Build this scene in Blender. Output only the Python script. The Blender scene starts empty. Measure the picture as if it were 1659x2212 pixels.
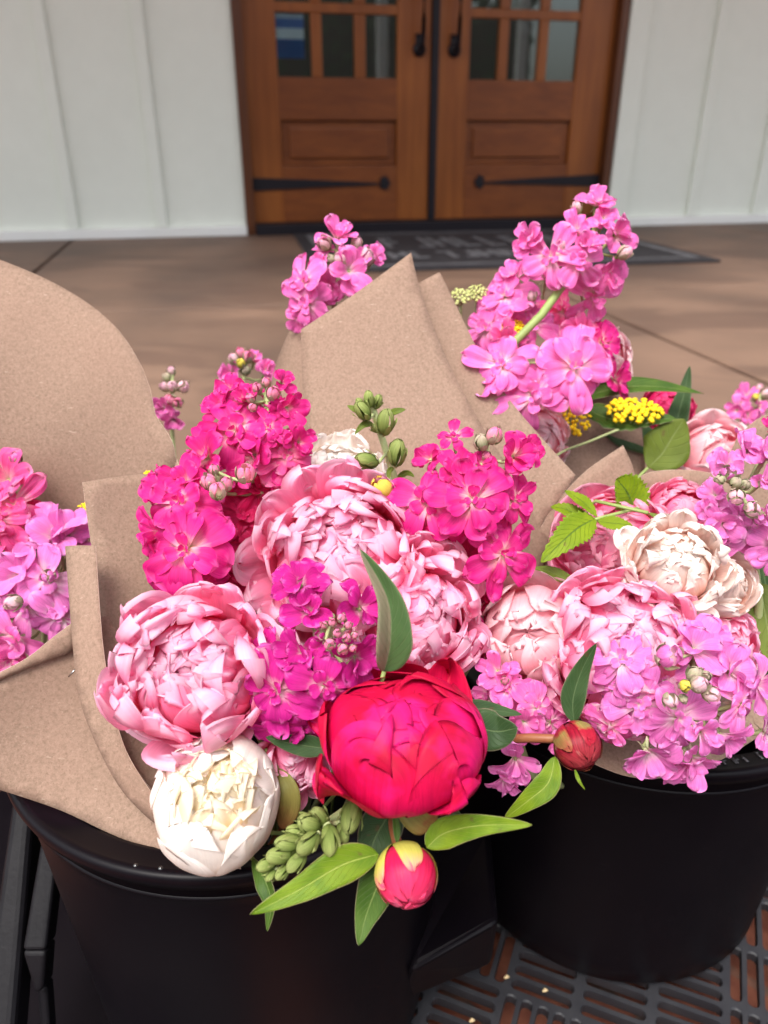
import bpy, math, random
import numpy as np
from mathutils import Vector, Matrix
from mathutils.geometry import delaunay_2d_cdt

# ------------------------------------------------------------------ camera, sky, sun, exposure
SC = bpy.context.scene
COL = SC.collection
CAMZ = 0.75                      # camera height above the brick ground
PITCH = math.radians(26)
FPX = 1662.0                     # focal length in the pixels of a 1659 x 2212 view
cp, sp = math.cos(PITCH), math.sin(PITCH)
CAM = Vector((0, 0, CAMZ)); AX = Vector((1, 0, 0)); AU = Vector((0, sp, cp)); AF = Vector((0, cp, -sp))

cam = bpy.data.cameras.new('camera'); camo = bpy.data.objects.new('camera', cam); COL.objects.link(camo)
camo.location = CAM; camo.rotation_euler = (math.radians(90) - PITCH, 0, 0)
cam.sensor_fit = 'VERTICAL'; cam.sensor_height = 36.0; cam.lens = 36.0 * FPX / 2212
cam.clip_start = 0.02; cam.clip_end = 400
cam.dof.use_dof = True; cam.dof.focus_distance = 0.45; cam.dof.aperture_fstop = 7.5
SC.camera = camo

SUN_EL, SUN_AZ = math.radians(62), math.radians(205)      # azimuth clockwise from +Y
w = bpy.data.worlds.new('World'); SC.world = w; w.use_nodes = True
nt = w.node_tree; bg = nt.nodes['Background']
sky = nt.nodes.new('ShaderNodeTexSky'); sky.sky_type = 'NISHITA'; sky.sun_disc = False
sky.sun_elevation = SUN_EL; sky.sun_rotation = SUN_AZ
sky.air_density = 1.0; sky.dust_density = 4.0; sky.ozone_density = 1.0
hs = nt.nodes.new('ShaderNodeHueSaturation'); hs.inputs['Saturation'].default_value = 0.38
nt.links.new(sky.outputs[0], hs.inputs['Color']); nt.links.new(hs.outputs[0], bg.inputs['Color'])
bg.inputs['Strength'].default_value = 0.15
sun = bpy.data.lights.new('sun', 'SUN'); sun.energy = 1.1; sun.angle = math.radians(25); sun.color = (1.0, 0.95, 0.88)
suno = bpy.data.objects.new('sun', sun); COL.objects.link(suno)
sd = Vector((math.sin(SUN_AZ) * math.cos(SUN_EL), math.cos(SUN_AZ) * math.cos(SUN_EL), math.sin(SUN_EL)))
suno.rotation_euler = sd.to_track_quat('Z', 'Y').to_euler(); suno.location = (0, -3, 6)
vs = SC.view_settings; vs.view_transform = 'Standard'; vs.look = 'None'; vs.gamma = 1.0; vs.exposure = 1.28
SC.cycles.diffuse_bounces = 9; SC.cycles.max_bounces = 14; SC.cycles.sample_clamp_indirect = 6

# ------------------------------------------------------------------ helpers
def P(x, y, d):
    """point seen at (x, y) of a 1659 x 2212 view, d metres along the view axis"""
    d = float(d); x = float(x); y = float(y)
    return CAM + d * (AX * ((x - 829.5) / FPX) + AU * ((1106 - y) / FPX) + AF)
def D(a, b, c=1.0):
    return (AX * a + AU * b - AF * c).normalized()
def basis(z, roll=0.0, up=None):
    z = Vector(z).normalized()
    t = up if up is not None else (Vector((0, 0, 1)) if abs(z.z) < .93 else Vector((0, 1, 0)))
    x = t.cross(z).normalized(); y = z.cross(x)
    M = np.array([x, y, z]).T
    c, s = math.cos(roll), math.sin(roll)
    return M @ np.array([[c, -s, 0], [s, c, 0], [0, 0, 1]])

class MB:
    def __init__(s): s.v = []; s.f = []; s.uv = []; s.n = 0
    def add(s, V, F, UV=None):
        V = np.asarray(V, float); s.v.append(V)
        s.f += [tuple(i + s.n for i in f) for f in F]
        s.uv.append(np.asarray(UV, float) if UV is not None else np.zeros((len(V), 2)))
        s.n += len(V)
    def box(s, x0, x1, y0, y1, z0, z1, M=None):
        V = np.array([(x, y, z) for x in (x0, x1) for y in (y0, y1) for z in (z0, z1)], float)
        if M is not None: V = V @ M[0].T + M[1]
        s.add(V, [(0, 1, 3, 2), (4, 6, 7, 5), (0, 4, 5, 1), (2, 3, 7, 6), (0, 2, 6, 4), (1, 5, 7, 3)])
    def tube(s, pts, rad, n=8, cap=True):
        pts = [np.array(p, float) for p in pts]; m = len(pts)
        if not hasattr(rad, '__len__'): rad = [rad] * m
        V = []; UV = []; prev = None
        for i, p in enumerate(pts):
            t = pts[min(i + 1, m - 1)] - pts[max(i - 1, 0)]; t /= (np.linalg.norm(t) + 1e-12)
            if prev is None:
                a = np.array((0, 0, 1.)) if abs(t[2]) < .9 else np.array((0, 1., 0)); prev = a
            x = np.cross(prev, t); x /= (np.linalg.norm(x) + 1e-12); y = np.cross(t, x); prev = y if False else prev
            for k in range(n):
                a = 2 * math.pi * k / n
                V.append(p + rad[i] * (math.cos(a) * x + math.sin(a) * y)); UV.append((k / n, i / (m - 1)))
        F = [(i * n + k, i * n + (k + 1) % n, (i + 1) * n + (k + 1) % n, (i + 1) * n + k) for i in range(m - 1) for k in range(n)]
        if cap: F += [tuple(range(n))[::-1], tuple((m - 1) * n + k for k in range(n))]
        s.add(V, F, UV)
    def lathe(s, prof, n=64, c=(0, 0, 0)):
        V = [(c[0] + r * math.cos(2 * math.pi * k / n), c[1] + r * math.sin(2 * math.pi * k / n), c[2] + z) for r, z in prof for k in range(n)]
        m = len(prof)
        s.add(V, [(i * n + k, i * n + (k + 1) % n, (i + 1) * n + (k + 1) % n, (i + 1) * n + k) for i in range(m - 1) for k in range(n)])
    def build(s, name, mat, parent=None, smooth=True):
        me = bpy.data.meshes.new(name)
        V = np.concatenate(s.v); UV = np.concatenate(s.uv)
        if parent is not None: V = V - np.array(base_of(parent))
        me.from_pydata(V.tolist(), [], s.f)
        ul = me.uv_layers.new(name='UVMap'); li = np.zeros(len(me.loops), dtype=np.int32)
        me.loops.foreach_get('vertex_index', li); ul.data.foreach_set('uv', UV[li].ravel())
        if smooth: me.polygons.foreach_set('use_smooth', [True] * len(me.polygons))
        me.materials.append(mat)
        o = bpy.data.objects.new(name, me); COL.objects.link(o)
        if parent is not None: o.parent = parent
        return o
BASE = {}
def base_of(o):
    b = Vector((0, 0, 0))
    while o is not None: b = b + Vector(o.location); o = o.parent
    return b
def thing(name, loc, label, cat, group=None):
    o = bpy.data.objects.new(name, None); o.empty_display_size = .02; o.location = loc; COL.objects.link(o)
    return tag(o, label, cat, group)
def tag(o, label, cat, group=None, kind=None):
    o['label'] = label
    if cat: o['category'] = cat
    if group: o['group'] = group
    if kind: o['kind'] = kind
    return o
def grid_faces(nu, nv):
    return [(j * nu + i, j * nu + i + 1, (j + 1) * nu + i + 1, (j + 1) * nu + i) for j in range(nv - 1) for i in range(nu - 1)]
def bevel(o, wd, seg=2):
    m = o.modifiers.new('bevel', 'BEVEL'); m.width = wd; m.segments = seg; m.limit_method = 'ANGLE'; return o

# ------------------------------------------------------------------ materials
def new_mat(name):
    m = bpy.data.materials.new(name); m.use_nodes = True
    t = m.node_tree; t.nodes.clear(); out = t.nodes.new('ShaderNodeOutputMaterial')
    return m, t, out
class N:
    def __init__(s, t): s.t = t
    def __call__(s, typ, ins={}, **kw):
        n = s.t.nodes.new('ShaderNode' + typ)
        for k, v in kw.items(): setattr(n, k, v)
        for k, v in ins.items():
            if isinstance(v, bpy.types.NodeSocket): s.t.links.new(v, n.inputs[k])
            else: n.inputs[k].default_value = v
        return n
def c4(c): return (c[0], c[1], c[2], 1)
def ramp(n, fac, stops, interp='LINEAR'):
    r = n('ValToRGB', {0: fac}); e = r.color_ramp.elements; r.color_ramp.interpolation = interp
    while len(e) < len(stops): e.new(.5)
    for i, (p, c) in enumerate(stops):
        e[i].position = p; e[i].color = c4(c) if hasattr(c, '__len__') else (c, c, c, 1)
    return r.outputs[0]
def mixc(n, fac, a, b, blend='MIX'):
    m = n('Mix', data_type='RGBA', blend_type=blend)
    for i, v in ((0, fac), (6, a), (7, b)):
        if isinstance(v, bpy.types.NodeSocket): n.t.links.new(v, m.inputs[i])
        else: m.inputs[i].default_value = v if i == 0 else c4(v)
    return m.outputs[2]

def petal_mat(name, stops, vein=.22, trans=.32, patch=None, rough=.6, tscale=1.0):
    m, t, out = new_mat(name); n = N(t)
    uv = n('UVMap').outputs[0]; sx = n('SeparateXYZ', {0: uv})
    nz0 = n('TexNoise', {'Vector': n('Mapping', {0: uv, 'Scale': (7, 1.4, 1)}).outputs[0], 'Scale': 1.0, 'Detail': 3}).outputs[0]
    v = n('MapRange', {0: nz0, 3: -.14, 4: .14}).outputs[0]
    v = n('Math', {0: sx.outputs[1], 1: v}, operation='ADD').outputs[0]
    col = ramp(n, v, stops)
    mp = n('Mapping', {0: uv, 'Scale': (34, 2.2, 1)}).outputs[0]
    ve = n('TexNoise', {'Vector': mp, 'Scale': 1.0, 'Detail': 4, 'Roughness': .6}).outputs[0]
    vf = n('MapRange', {0: ve, 1: .3, 2: .7, 3: 1 - vein, 4: 1 + vein * .6}).outputs[0]
    geo = n('TexCoord').outputs['Object']
    bl = n('TexNoise', {'Vector': geo, 'Scale': 55.0, 'Detail': 2}).outputs[0]
    bf = n('MapRange', {0: bl, 1: .3, 2: .7, 3: .86, 4: 1.1}).outputs[0]
    rnd = n('ObjectInfo').outputs['Random']
    rf = n('MapRange', {0: rnd, 3: .93, 4: 1.05}).outputs[0]
    k = n('Math', {0: vf, 1: bf}, operation='MULTIPLY').outputs[0]
    k = n('Math', {0: k, 1: rf}, operation='MULTIPLY').outputs[0]
    if patch:
        pn = n('TexNoise', {'Vector': geo, 'Scale': patch[1], 'Detail': 4, 'Roughness': .55}).outputs[0]
        pf = ramp(n, pn, [(patch[2], 0.0), (patch[2] + .09, 1.0)])
        col = mixc(n, pf, col, patch[0])
    sc = n('VectorMath', {0: col, 1: (1, 1, 1)}, operation='MULTIPLY')
    cmb = n('CombineXYZ', {0: k, 1: k, 2: k}).outputs[0]; t.links.new(cmb, sc.inputs[1])
    col = sc.outputs[0]
    bp = n('Bump', {'Height': ve, 'Strength': .22, 'Distance': .0015}).outputs[0]
    bs = n('BsdfPrincipled', {'Base Color': col, 'Roughness': rough, 'Normal': bp, 'Specular IOR Level': .14})
    tr = n('BsdfTranslucent', {'Color': col, 'Normal': bp})
    mx = n('MixShader', {0: trans, 1: bs.outputs[0], 2: tr.outputs[0]})
    t.links.new(mx.outputs[0], out.inputs[0]); return m

GREENTHROAT = (.62, .62, .28)
M = {}
M['hot'] = petal_mat('petal_hot_pink', [(0, (.55, .60, .20)), (.17, (.92, .58, .58)), (.46, (.78, .06, .30)), (.85, (.70, .014, .225)), (1, (.84, .09, .36))], vein=.18)
M['crimson'] = petal_mat('petal_crimson_pink', [(0, (.7, .45, .25)), (.2, (.66, .02, .13)), (.8, (.62, .012, .11)), (1, (.78, .07, .22))])
M['magenta'] = petal_mat('petal_magenta', [(0, (.58, .6, .25)), (.16, (.88, .5, .6)), (.4, (.66, .035, .29)), (.85, (.58, .014, .26)), (1, (.78, .12, .46))])
M['pink'] = petal_mat('petal_mid_pink', [(0, (.62, .68, .3)), (.18, (.93, .70, .72)), (.45, (.90, .24, .56)), (.85, (.90, .16, .52)), (1, (.94, .34, .66))])
M['rose'] = petal_mat('petal_rose_pink', [(0, (.75, .72, .4)), (.2, (.92, .45, .55)), (.5, (.88, .10, .32)), (.85, (.88, .12, .38)), (1, (.92, .28, .5))])
M['lilac'] = petal_mat('petal_lilac_pink', [(0, (.66, .7, .34)), (.2, (.90, .66, .72)), (.5, (.84, .26, .60)), (.85, (.83, .20, .58)), (1, (.90, .36, .70))])
M['peony'] = petal_mat('petal_light_pink', [(0, (.94, .10, .26)), (.4, (.95, .18, .38)), (.75, (.97, .29, .50)), (.92, (.97, .42, .62)), (1, (.98, .66, .80))], vein=.08, trans=.5)
M['peony_pale'] = petal_mat('petal_pale_pink', [(0, (.94, .28, .38)), (.4, (.96, .42, .50)), (.8, (.97, .56, .62)), (1, (.98, .78, .80))], vein=.08, trans=.48)
M['peony_mid'] = petal_mat('petal_mid_peony', [(0, (.90, .07, .22)), (.5, (.93, .16, .35)), (.85, (.95, .27, .48)), (1, (.96, .52, .66))], vein=.1, trans=.46)
M['white'] = petal_mat('petal_white', [(0, (.92, .62, .42)), (.4, (.95, .84, .74)), (.8, (.96, .89, .83)), (1, (.97, .92, .88))], vein=.04, trans=.36)
M['cream'] = petal_mat('petal_cream', [(0, (.95, .62, .22)), (.5, (.96, .80, .50)), (1, (.97, .90, .74))], vein=.06, trans=.42)
M['peach'] = petal_mat('petal_peach_white', [(0, (.94, .40, .26)), (.35, (.95, .64, .54)), (.75, (.96, .80, .72)), (1, (.97, .89, .83))], vein=.1, trans=.34)
M['red'] = petal_mat('petal_deep_magenta_red', [(0, (.80, .24, .32)), (.16, (.56, .005, .06)), (.6, (.64, .004, .075)), (1, (.50, .004, .04))], vein=.2, trans=.16, rough=.5, patch=((.74, .010, .15), 20.0, .5))
M['budskin'] = petal_mat('bud_skin_lime_pink', [(0, (.50, .50, .08)), (.7, (.58, .52, .10)), (.9, (.72, .34, .2)), (1, (.78, .08, .16))], vein=.15, trans=.05, rough=.38, patch=((.74, .12, .2), 42.0, .56))
M['budskindk'] = petal_mat('bud_skin_red_olive', [(0, (.22, .24, .06)), (.6, (.26, .20, .06)), (1, (.34, .08, .05))], vein=.3, trans=.03, rough=.32, patch=((.34, .012, .03), 60.0, .44))
M['budreddk'] = petal_mat('bud_petal_dark_red', [(0, (.26, .012, .025)), (.6, (.27, .008, .025)), (1, (.34, .04, .05))], vein=.6, trans=.03, rough=.3, patch=((.5, .22, .18), 80.0, .64))
M['budpink'] = petal_mat('bud_petal_magenta', [(0, (.70, .04, .10)), (.6, (.66, .010, .075)), (1, (.72, .05, .14))], vein=.3, trans=.08, rough=.36, patch=((.80, .14, .26), 48.0, .58))
M['sepal'] = petal_mat('sepal_green', [(0, (.20, .26, .06)), (1, (.40, .46, .16))], vein=.2, trans=.15, rough=.6)
M['woolly'] = petal_mat('woolly_calyx', [(0, (.26, .31, .15)), (.6, (.40, .42, .24)), (1, (.52, .40, .32))], vein=.3, trans=.12, rough=.85)
M['budtip'] = petal_mat('stock_bud_petal', [(0, (.66, .66, .42)), (.45, (.88, .42, .46)), (1, (.90, .22, .44))], vein=.2, trans=.25)
M['budpale'] = petal_mat('pale_bud_petal', [(0, (.66, .68, .42)), (.5, (.86, .66, .62)), (1, (.88, .46, .60))], vein=.2, trans=.25)
M['snap'] = petal_mat('snapdragon_bud_green', [(0, (.11, .17, .035)), (.5, (.22, .29, .07)), (1, (.34, .39, .13))], vein=.35, trans=.2, rough=.65)
M['yellowbud'] = petal_mat('yellow_bud', [(0, (.5, .5, .08)), (1, (.86, .72, .12))], vein=.1, trans=.25)

def simple_mat(name, col, rough=.5, spec=.5, noise=None, bump=None, metal=0.0):
    m, t, out = new_mat(name); n = N(t); c = n('RGB').outputs[0]; c.default_value = c4(col)
    geo = n('TexCoord').outputs['Object']; bs = n('BsdfPrincipled', {'Roughness': rough, 'Specular IOR Level': spec, 'Metallic': metal})
    src = c
    if noise:
        for (scale, amt, c2) in noise:
            nz = n('TexNoise', {'Vector': geo, 'Scale': scale, 'Detail': 5, 'Roughness': .6}).outputs[0]
            f = n('MapRange', {0: nz, 1: .35, 2: .7, 3: 0, 4: amt}).outputs[0]
            src = mixc(n, f, src, c2)
    t.links.new(src, bs.inputs['Base Color'])
    if bump:
        nz = n('TexNoise', {'Vector': geo, 'Scale': bump[0], 'Detail': 4}).outputs[0]
        t.links.new(n('Bump', {'Height': nz, 'Strength': bump[1], 'Distance': bump[2]}).outputs[0], bs.inputs['Normal'])
        rr = n('MapRange', {0: nz, 3: rough - .08, 4: rough + .12}).outputs[0]; t.links.new(rr, bs.inputs['Roughness'])
    t.links.new(bs.outputs[0], out.inputs[0]); return m
M['yarrow'] = simple_mat('yarrow_yellow', (.92, .68, .02), .7, .2, [(300, .5, (.82, .42, .01))])
M['yarrow_green'] = simple_mat('yarrow_green', (.42, .44, .14), .8, .2, [(300, .5, (.6, .62, .34))])
M['stem'] = simple_mat('stem_green', (.22, .30, .08), .5, .4, [(60, .6, (.34, .40, .14))], (400, .2, .0005))
M['palestem'] = simple_mat('pale_stem_green', (.36, .42, .18), .6, .3, [(60, .6, (.45, .50, .26))], (400, .3, .0005))
M['redstem'] = simple_mat('red_brown_stem', (.24, .07, .03), .45, .4, [(90, .7, (.34, .15, .06))], (300, .3, .0005))
M['plastic'] = simple_mat('black_plastic', (.0045, .0032, .0050), .38, .20, [(14, .5, (.007, .005, .008))], (60, .12, .0004))
def scuffed():
    m, t, out = new_mat('black_plastic'); n = N(t); geo = n('TexCoord').outputs['Object']
    a = n('TexNoise', {'Vector': n('Mapping', {0: geo, 'Scale': (1, 1, 12), 'Rotation': (.5, .3, 0)}).outputs[0], 'Scale': 38.0, 'Detail': 5, 'Roughness': .7}).outputs[0]
    d = n('TexNoise', {'Vector': geo, 'Scale': 9.0, 'Detail': 5}).outputs[0]
    sc_ = ramp(n, a, [(.66, 0.0), (.73, .8)]); du = n('MapRange', {0: d, 1: .4, 2: .75, 3: 0, 4: .55}).outputs[0]
    col = mixc(n, sc_, mixc(n, du, (.0030, .0020, .0036), (.007, .0055, .007)), (.026, .024, .027))
    rg_ = n('Math', {0: n('MapRange', {0: d, 3: .30, 4: .52}).outputs[0], 1: n('Math', {0: sc_, 1: .2}, operation='MULTIPLY').outputs[0]}, operation='ADD').outputs[0]
    bs = n('BsdfPrincipled', {'Base Color': col, 'Roughness': rg_, 'Specular IOR Level': .15}); t.links.new(bs.outputs[0], out.inputs[0]); return m
M['plastic'] = scuffed()
M['plastic_post'] = simple_mat('dull_black_plastic', (.004, .0036, .005), .5, .2, [(30, .7, (.009, .008, .010))], (260, .35, .0006))
M['plastic_rough'] = simple_mat('grey_black_plastic', (.016, .016, .020), .48, .45, [(30, .7, (.034, .034, .038)), (160, .3, (.02, .02, .022))], (260, .35, .0006))
M['rimwear'] = simple_mat('moulded_letters', (.075, .07, .078), .5, .5)
M['iron'] = simple_mat('black_iron', (.008, .006, .010), .5, .3)
M['wall'] = simple_mat('white_painted_boards', (.75, .785, .71), .6, .3, [(1.5, .35, (.69, .725, .65)), (12, .25, (.66, .69, .62))], (30, .15, .002))
M['trim'] = simple_mat('white_trim_paint', (.80, .81, .79), .55, .3, [(6, .3, (.66, .68, .62))])
M['mat'] = simple_mat('charcoal_rubber_mat', (.022, .020, .024), .75, .3, [(20, .5, (.05, .048, .052))], (300, .6, .002))
M['matmark'] = simple_mat('worn_white_mat_print', (.17, .17, .18), .8, .2, [(14, .8, (.07, .068, .075)), (60, .4, (.16, .16, .17))])
M['dark'] = simple_mat('dark_interior', (.02, .018, .016), .8, .2)
M['bark'] = simple_mat('tree_bark', (.10, .07, .05), .9, .2, [(9, .6, (.05, .04, .03))])
M['crown'] = simple_mat('tree_leaves', (.035, .065, .02), .6, .3, [(1.2, .8, (.10, .13, .04))])
M['debris'] = simple_mat('cream_petal_scrap', (.6, .45, .25), .6, .2)
M['blueposter'] = None

def paper_mat():
    m, t, out = new_mat('kraft_paper'); n = N(t); geo = n('TexCoord').outputs['Object']
    a = n('TexNoise', {'Vector': geo, 'Scale': 420.0, 'Detail': 5, 'Roughness': .8}).outputs[0]
    wv = n('TexNoise', {'Vector': n('Mapping', {0: geo, 'Scale': (1, .28, 1), 'Rotation': (.3, .5, .8)}).outputs[0], 'Scale': 620.0, 'Detail': 3}).outputs[0]
    wv2 = n('TexNoise', {'Vector': n('Mapping', {0: geo, 'Scale': (.3, 1, 1), 'Rotation': (.9, .1, -.4)}).outputs[0], 'Scale': 560.0, 'Detail': 3}).outputs[0]
    b = n('TexNoise', {'Vector': geo, 'Scale': 9.0, 'Detail': 4}).outputs[0]
    col = ramp(n, a, [(.32, (.205, .142, .100)), (.5, (.288, .193, .142)), (.68, (.352, .240, .180))])
    col = mixc(n, ramp(n, wv, [(.60, 0.0), (.70, .6)]), col, (.17, .11, .075))
    col = mixc(n, ramp(n, wv2, [(.67, 0.0), (.75, .55)]), col, (.48, .37, .29))
    col = mixc(n, n('MapRange', {0: b, 1: .35, 2: .65, 3: 0, 4: .35}).outputs[0], col, (.295, .182, .134))
    h = n('Math', {0: a, 1: wv}, operation='ADD').outputs[0]
    cz = n('TexNoise', {'Vector': geo, 'Scale': 14.0, 'Detail': 2, 'Distortion': 1.5}).outputs[0]
    bp0 = n('Bump', {'Height': ramp(n, cz, [(.47, 0.0), (.5, 1.0), (.53, 0.0)]), 'Strength': .035, 'Distance': .002}).outputs[0]
    bp = n('Bump', {'Height': h, 'Strength': .3, 'Distance': .0006, 'Normal': bp0}).outputs[0]
    bs = n('BsdfPrincipled', {'Base Color': col, 'Roughness': .8, 'Normal': bp, 'Specular IOR Level': .2})
    tr = n('BsdfTranslucent', {'Color': col})
    mx = n('MixShader', {0: .10, 1: bs.outputs[0], 2: tr.outputs[0]}); t.links.new(mx.outputs[0], out.inputs[0]); return m
M['paper'] = paper_mat(); M['paper_edge'] = simple_mat('kraft_cut_edge', (.68, .52, .42), .8, .2)

def leaf_mat(name, c1, c2, vein, back=None, nside=11, edge=(.42, .30, .22), pleat=False):
    m, t, out = new_mat(name); n = N(t)
    uv = n('UVMap').outputs[0]; s = n('SeparateXYZ', {0: uv})
    au = n('Math', {0: n('Math', {0: s.outputs[0], 1: .5}, operation='SUBTRACT').outputs[0]}, operation='ABSOLUTE').outputs[0]
    geo = n('TexCoord').outputs['Object']
    nz = n('TexNoise', {'Vector': geo, 'Scale': 70.0, 'Detail': 4}).outputs[0]
    col = mixc(n, ramp(n, nz, [(.35, 0.0), (.65, 1.0)]), c1, c2)
    ph = n('Math', {0: n('Math', {0: s.outputs[1], 1: float(nside)}, operation='MULTIPLY').outputs[0], 1: n('Math', {0: au, 1: -nside * .55}, operation='MULTIPLY').outputs[0]}, operation='ADD').outputs[0]
    fr = n('Math', {0: ph}, operation='FRACT').outputs[0]
    side = ramp(n, fr, [(0, 1.0), (.09, 0.0), (.93, 0.0), (1, 1.0)])
    col = mixc(n, n('Math', {0: side, 1: .55}, operation='MULTIPLY').outputs[0], col, vein)
    mid = ramp(n, au, [(0, 1.0), (.014, 1.0), (.03, 0.0)])
    col = mixc(n, mid, col, vein)
    ed = ramp(n, au, [(.465, 0.0), (.49, .45)])
    col = mixc(n, ed, col, edge)
    sp_ = n('TexNoise', {'Vector': geo, 'Scale': 120.0, 'Detail': 2}).outputs[0]
    col = mixc(n, ramp(n, sp_, [(.68, 0.0), (.74, .6)]), col, (.12, .06, .03))
    h = n('Math', {0: side, 1: mid}, operation='ADD').outputs[0]
    bp = n('Bump', {'Height': h, 'Strength': .5, 'Distance': .001}); bp.invert = True
    bs = n('BsdfPrincipled', {'Base Color': col, 'Roughness': .5, 'Normal': bp.outputs[0], 'Specular IOR Level': .22})
    tr = n('BsdfTranslucent', {'Color': mixc(n, .4, col, (.4, .5, .05))})
    if back:
        lf_ = n('Math', {0: s.outputs[0], 1: .5}, operation='LESS_THAN').outputs[0]
        blot = mixc(n, n('MapRange', {0: nz, 1: .3, 2: .7, 3: 0, 4: .6}).outputs[0], back, (.20, .22, .12))
        t.links.new(mixc(n, lf_, col, mixc(n, n('Math', {0: side, 1: .3}, operation='MULTIPLY').outputs[0], blot, (.14, .16, .08))), bs.inputs['Base Color'])
    mx = n('MixShader', {0: .22, 1: bs.outputs[0], 2: tr.outputs[0]}); t.links.new(mx.outputs[0], out.inputs[0]); return m
M['leaf_dark'] = leaf_mat('leaf_dark_green', (.030, .068, .022), (.048, .095, .032), (.11, .17, .07))
M['leaf_mid'] = leaf_mat('leaf_mid_green', (.040, .095, .012), (.075, .14, .018), (.16, .23, .06))
M['leaf_lime'] = leaf_mat('leaf_lime_green', (.090, .175, .006), (.19, .28, .012), (.30, .38, .07), edge=(.42, .28, .20))
M['leaf_rasp'] = leaf_mat('leaf_pleated_lime', (.15, .23, .004), (.22, .30, .008), (.09, .16, .02), nside=10, edge=(.25, .34, .06))
M['leaf_olive'] = leaf_mat('leaf_olive_green', (.11, .15, .02), (.15, .20, .03), (.2, .25, .07), nside=7, edge=(.14, .18, .04))
M['leaf_bi'] = leaf_mat('leaf_two_tone', (.06, .12, .04), (.08, .15, .05), (.16, .22, .10), back=(.30, .23, .16))

def wood_mat(name, c1, c2, vert=True):
    m, t, out = new_mat(name); n = N(t); geo = n('TexCoord').outputs['Object']
    sc = (14, 14, .9) if vert else (.9, 14, 14)
    nz = n('TexNoise', {'Vector': n('Mapping', {0: geo, 'Scale': sc}).outputs[0], 'Scale': 2.2, 'Detail': 6, 'Roughness': .6, 'Distortion': .6}).outputs[0]
    nb = n('TexNoise', {'Vector': geo, 'Scale': 2.2, 'Detail': 3}).outputs[0]
    col = ramp(n, nz, [(.3, c1), (.7, c2)])
    col = mixc(n, n('MapRange', {0: nb, 1: .35, 2: .7, 3: 0, 4: .5}).outputs[0], col, tuple(x * .6 for x in c1))
    bs = n('BsdfPrincipled', {'Base Color': col, 'Roughness': .38, 'Specular IOR Level': .4}); t.links.new(bs.outputs[0], out.inputs[0]); return m
M['wood'] = wood_mat('varnished_wood_upright', (.20, .052, .008), (.31, .098, .018))
M['woodh'] = wood_mat('varnished_wood_rail', (.145, .036, .008), (.235, .068, .014), False)
M['wooddk'] = wood_mat('varnished_wood_frame', (.085, .026, .009), (.135, .044, .015))

def glass_mat():
    m, t, out = new_mat('window_glass'); n = N(t)
    g = n('BsdfGlossy', {'Roughness': .02, 'Color': (.9, .95, .93, 1)}); tr = n('BsdfTransparent', {'Color': (.8, .85, .84, 1)})
    fr = n('Fresnel', {'IOR': 1.6}).outputs[0]
    mx = n('MixShader', {0: fr, 1: tr.outputs[0], 2: g.outputs[0]}); t.links.new(mx.outputs[0], out.inputs[0]); return m
M['glass'] = glass_mat()

def stone_mat():
    m, t, out = new_mat('porch_stone'); n = N(t); geo = n('TexCoord').outputs['Object']
    wrp = n('TexNoise', {'Vector': n('Mapping', {0: geo, 'Rotation': (0, 0, .35), 'Scale': (.9, 2.0, 1)}).outputs[0], 'Scale': 1.7, 'Detail': 6, 'Roughness': .55, 'Distortion': 1.2}).outputs[0]
    a = n('TexNoise', {'Vector': geo, 'Scale': 2.0, 'Detail': 5}).outputs[0]
    col = ramp(n, a, [(.32, (.085, .055, .042)), (.5, (.155, .095, .066)), (.68, (.225, .138, .095))])
    col = mixc(n, ramp(n, wrp, [(.40, .0), (.50, .0), (.58, .5), (.72, .62)]), col, (.085, .048, .036))
    col = mixc(n, ramp(n, wrp, [(.22, .4), (.29, 0.0)]), col, (.27, .23, .20))
    f = n('TexNoise', {'Vector': geo, 'Scale': 90.0, 'Detail': 3}).outputs[0]
    col = mixc(n, n('MapRange', {0: f, 3: 0, 4: .3}).outputs[0], col, (.13, .085, .062))
    bs = n('BsdfPrincipled', {'Base Color': col, 'Roughness': .6, 'Specular IOR Level': .35,
           'Normal': n('Bump', {'Height': wrp, 'Strength': .3, 'Distance': .004}).outputs[0]})
    t.links.new(bs.outputs[0], out.inputs[0]); return m
M['stone'] = stone_mat()
def brick_mat():
    m, t, out = new_mat('brick_paving'); n = N(t); geo = n('TexCoord').outputs['Object']
    b = n('TexBrick', {'Vector': n('Mapping', {0: geo, 'Rotation': (0, 0, .7)}).outputs[0], 'Color1': (.19, .046, .022, 1), 'Color2': (.12, .032, .017, 1), 'Mortar': (.07, .05, .04, 1), 'Scale': 4.0, 'Mortar Size': .02, 'Brick Width': .8, 'Row Height': .4})
    nz = n('TexNoise', {'Vector': geo, 'Scale': 60.0, 'Detail': 5}).outputs[0]
    col = mixc(n, n('MapRange', {0: nz, 1: .35, 2: .7, 3: 0, 4: .6}).outputs[0], b.outputs[0], (.24, .085, .045))
    bs = n('BsdfPrincipled', {'Base Color': col, 'Roughness': .8, 'Normal': n('Bump', {'Height': nz, 'Strength': .6, 'Distance': .003}).outputs[0]})
    t.links.new(bs.outputs[0], out.inputs[0]); return m
M['brick'] = brick_mat()

# ------------------------------------------------------------------ the setting
PZ = .35                                            # porch floor above the brick
mb = MB(); mb.add([(-60, -60, 0), (60, -60, 0), (60, 60, 0), (-60, 60, 0)], [(0, 1, 2, 3)])
g = mb.build('brick_paving', M['brick'], smooth=False); tag(g, 'red brick paving under the black plastic crate', None, kind='structure')
WA = math.radians(12.4); WR = np.array([[math.cos(WA), -math.sin(WA), 0], [math.sin(WA), math.cos(WA), 0], [0, 0, 1.]])
WO = np.array([0, 3.83, PZ]); WM = (WR, WO)          # wall frame: x along the wall, y into the house
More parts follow.
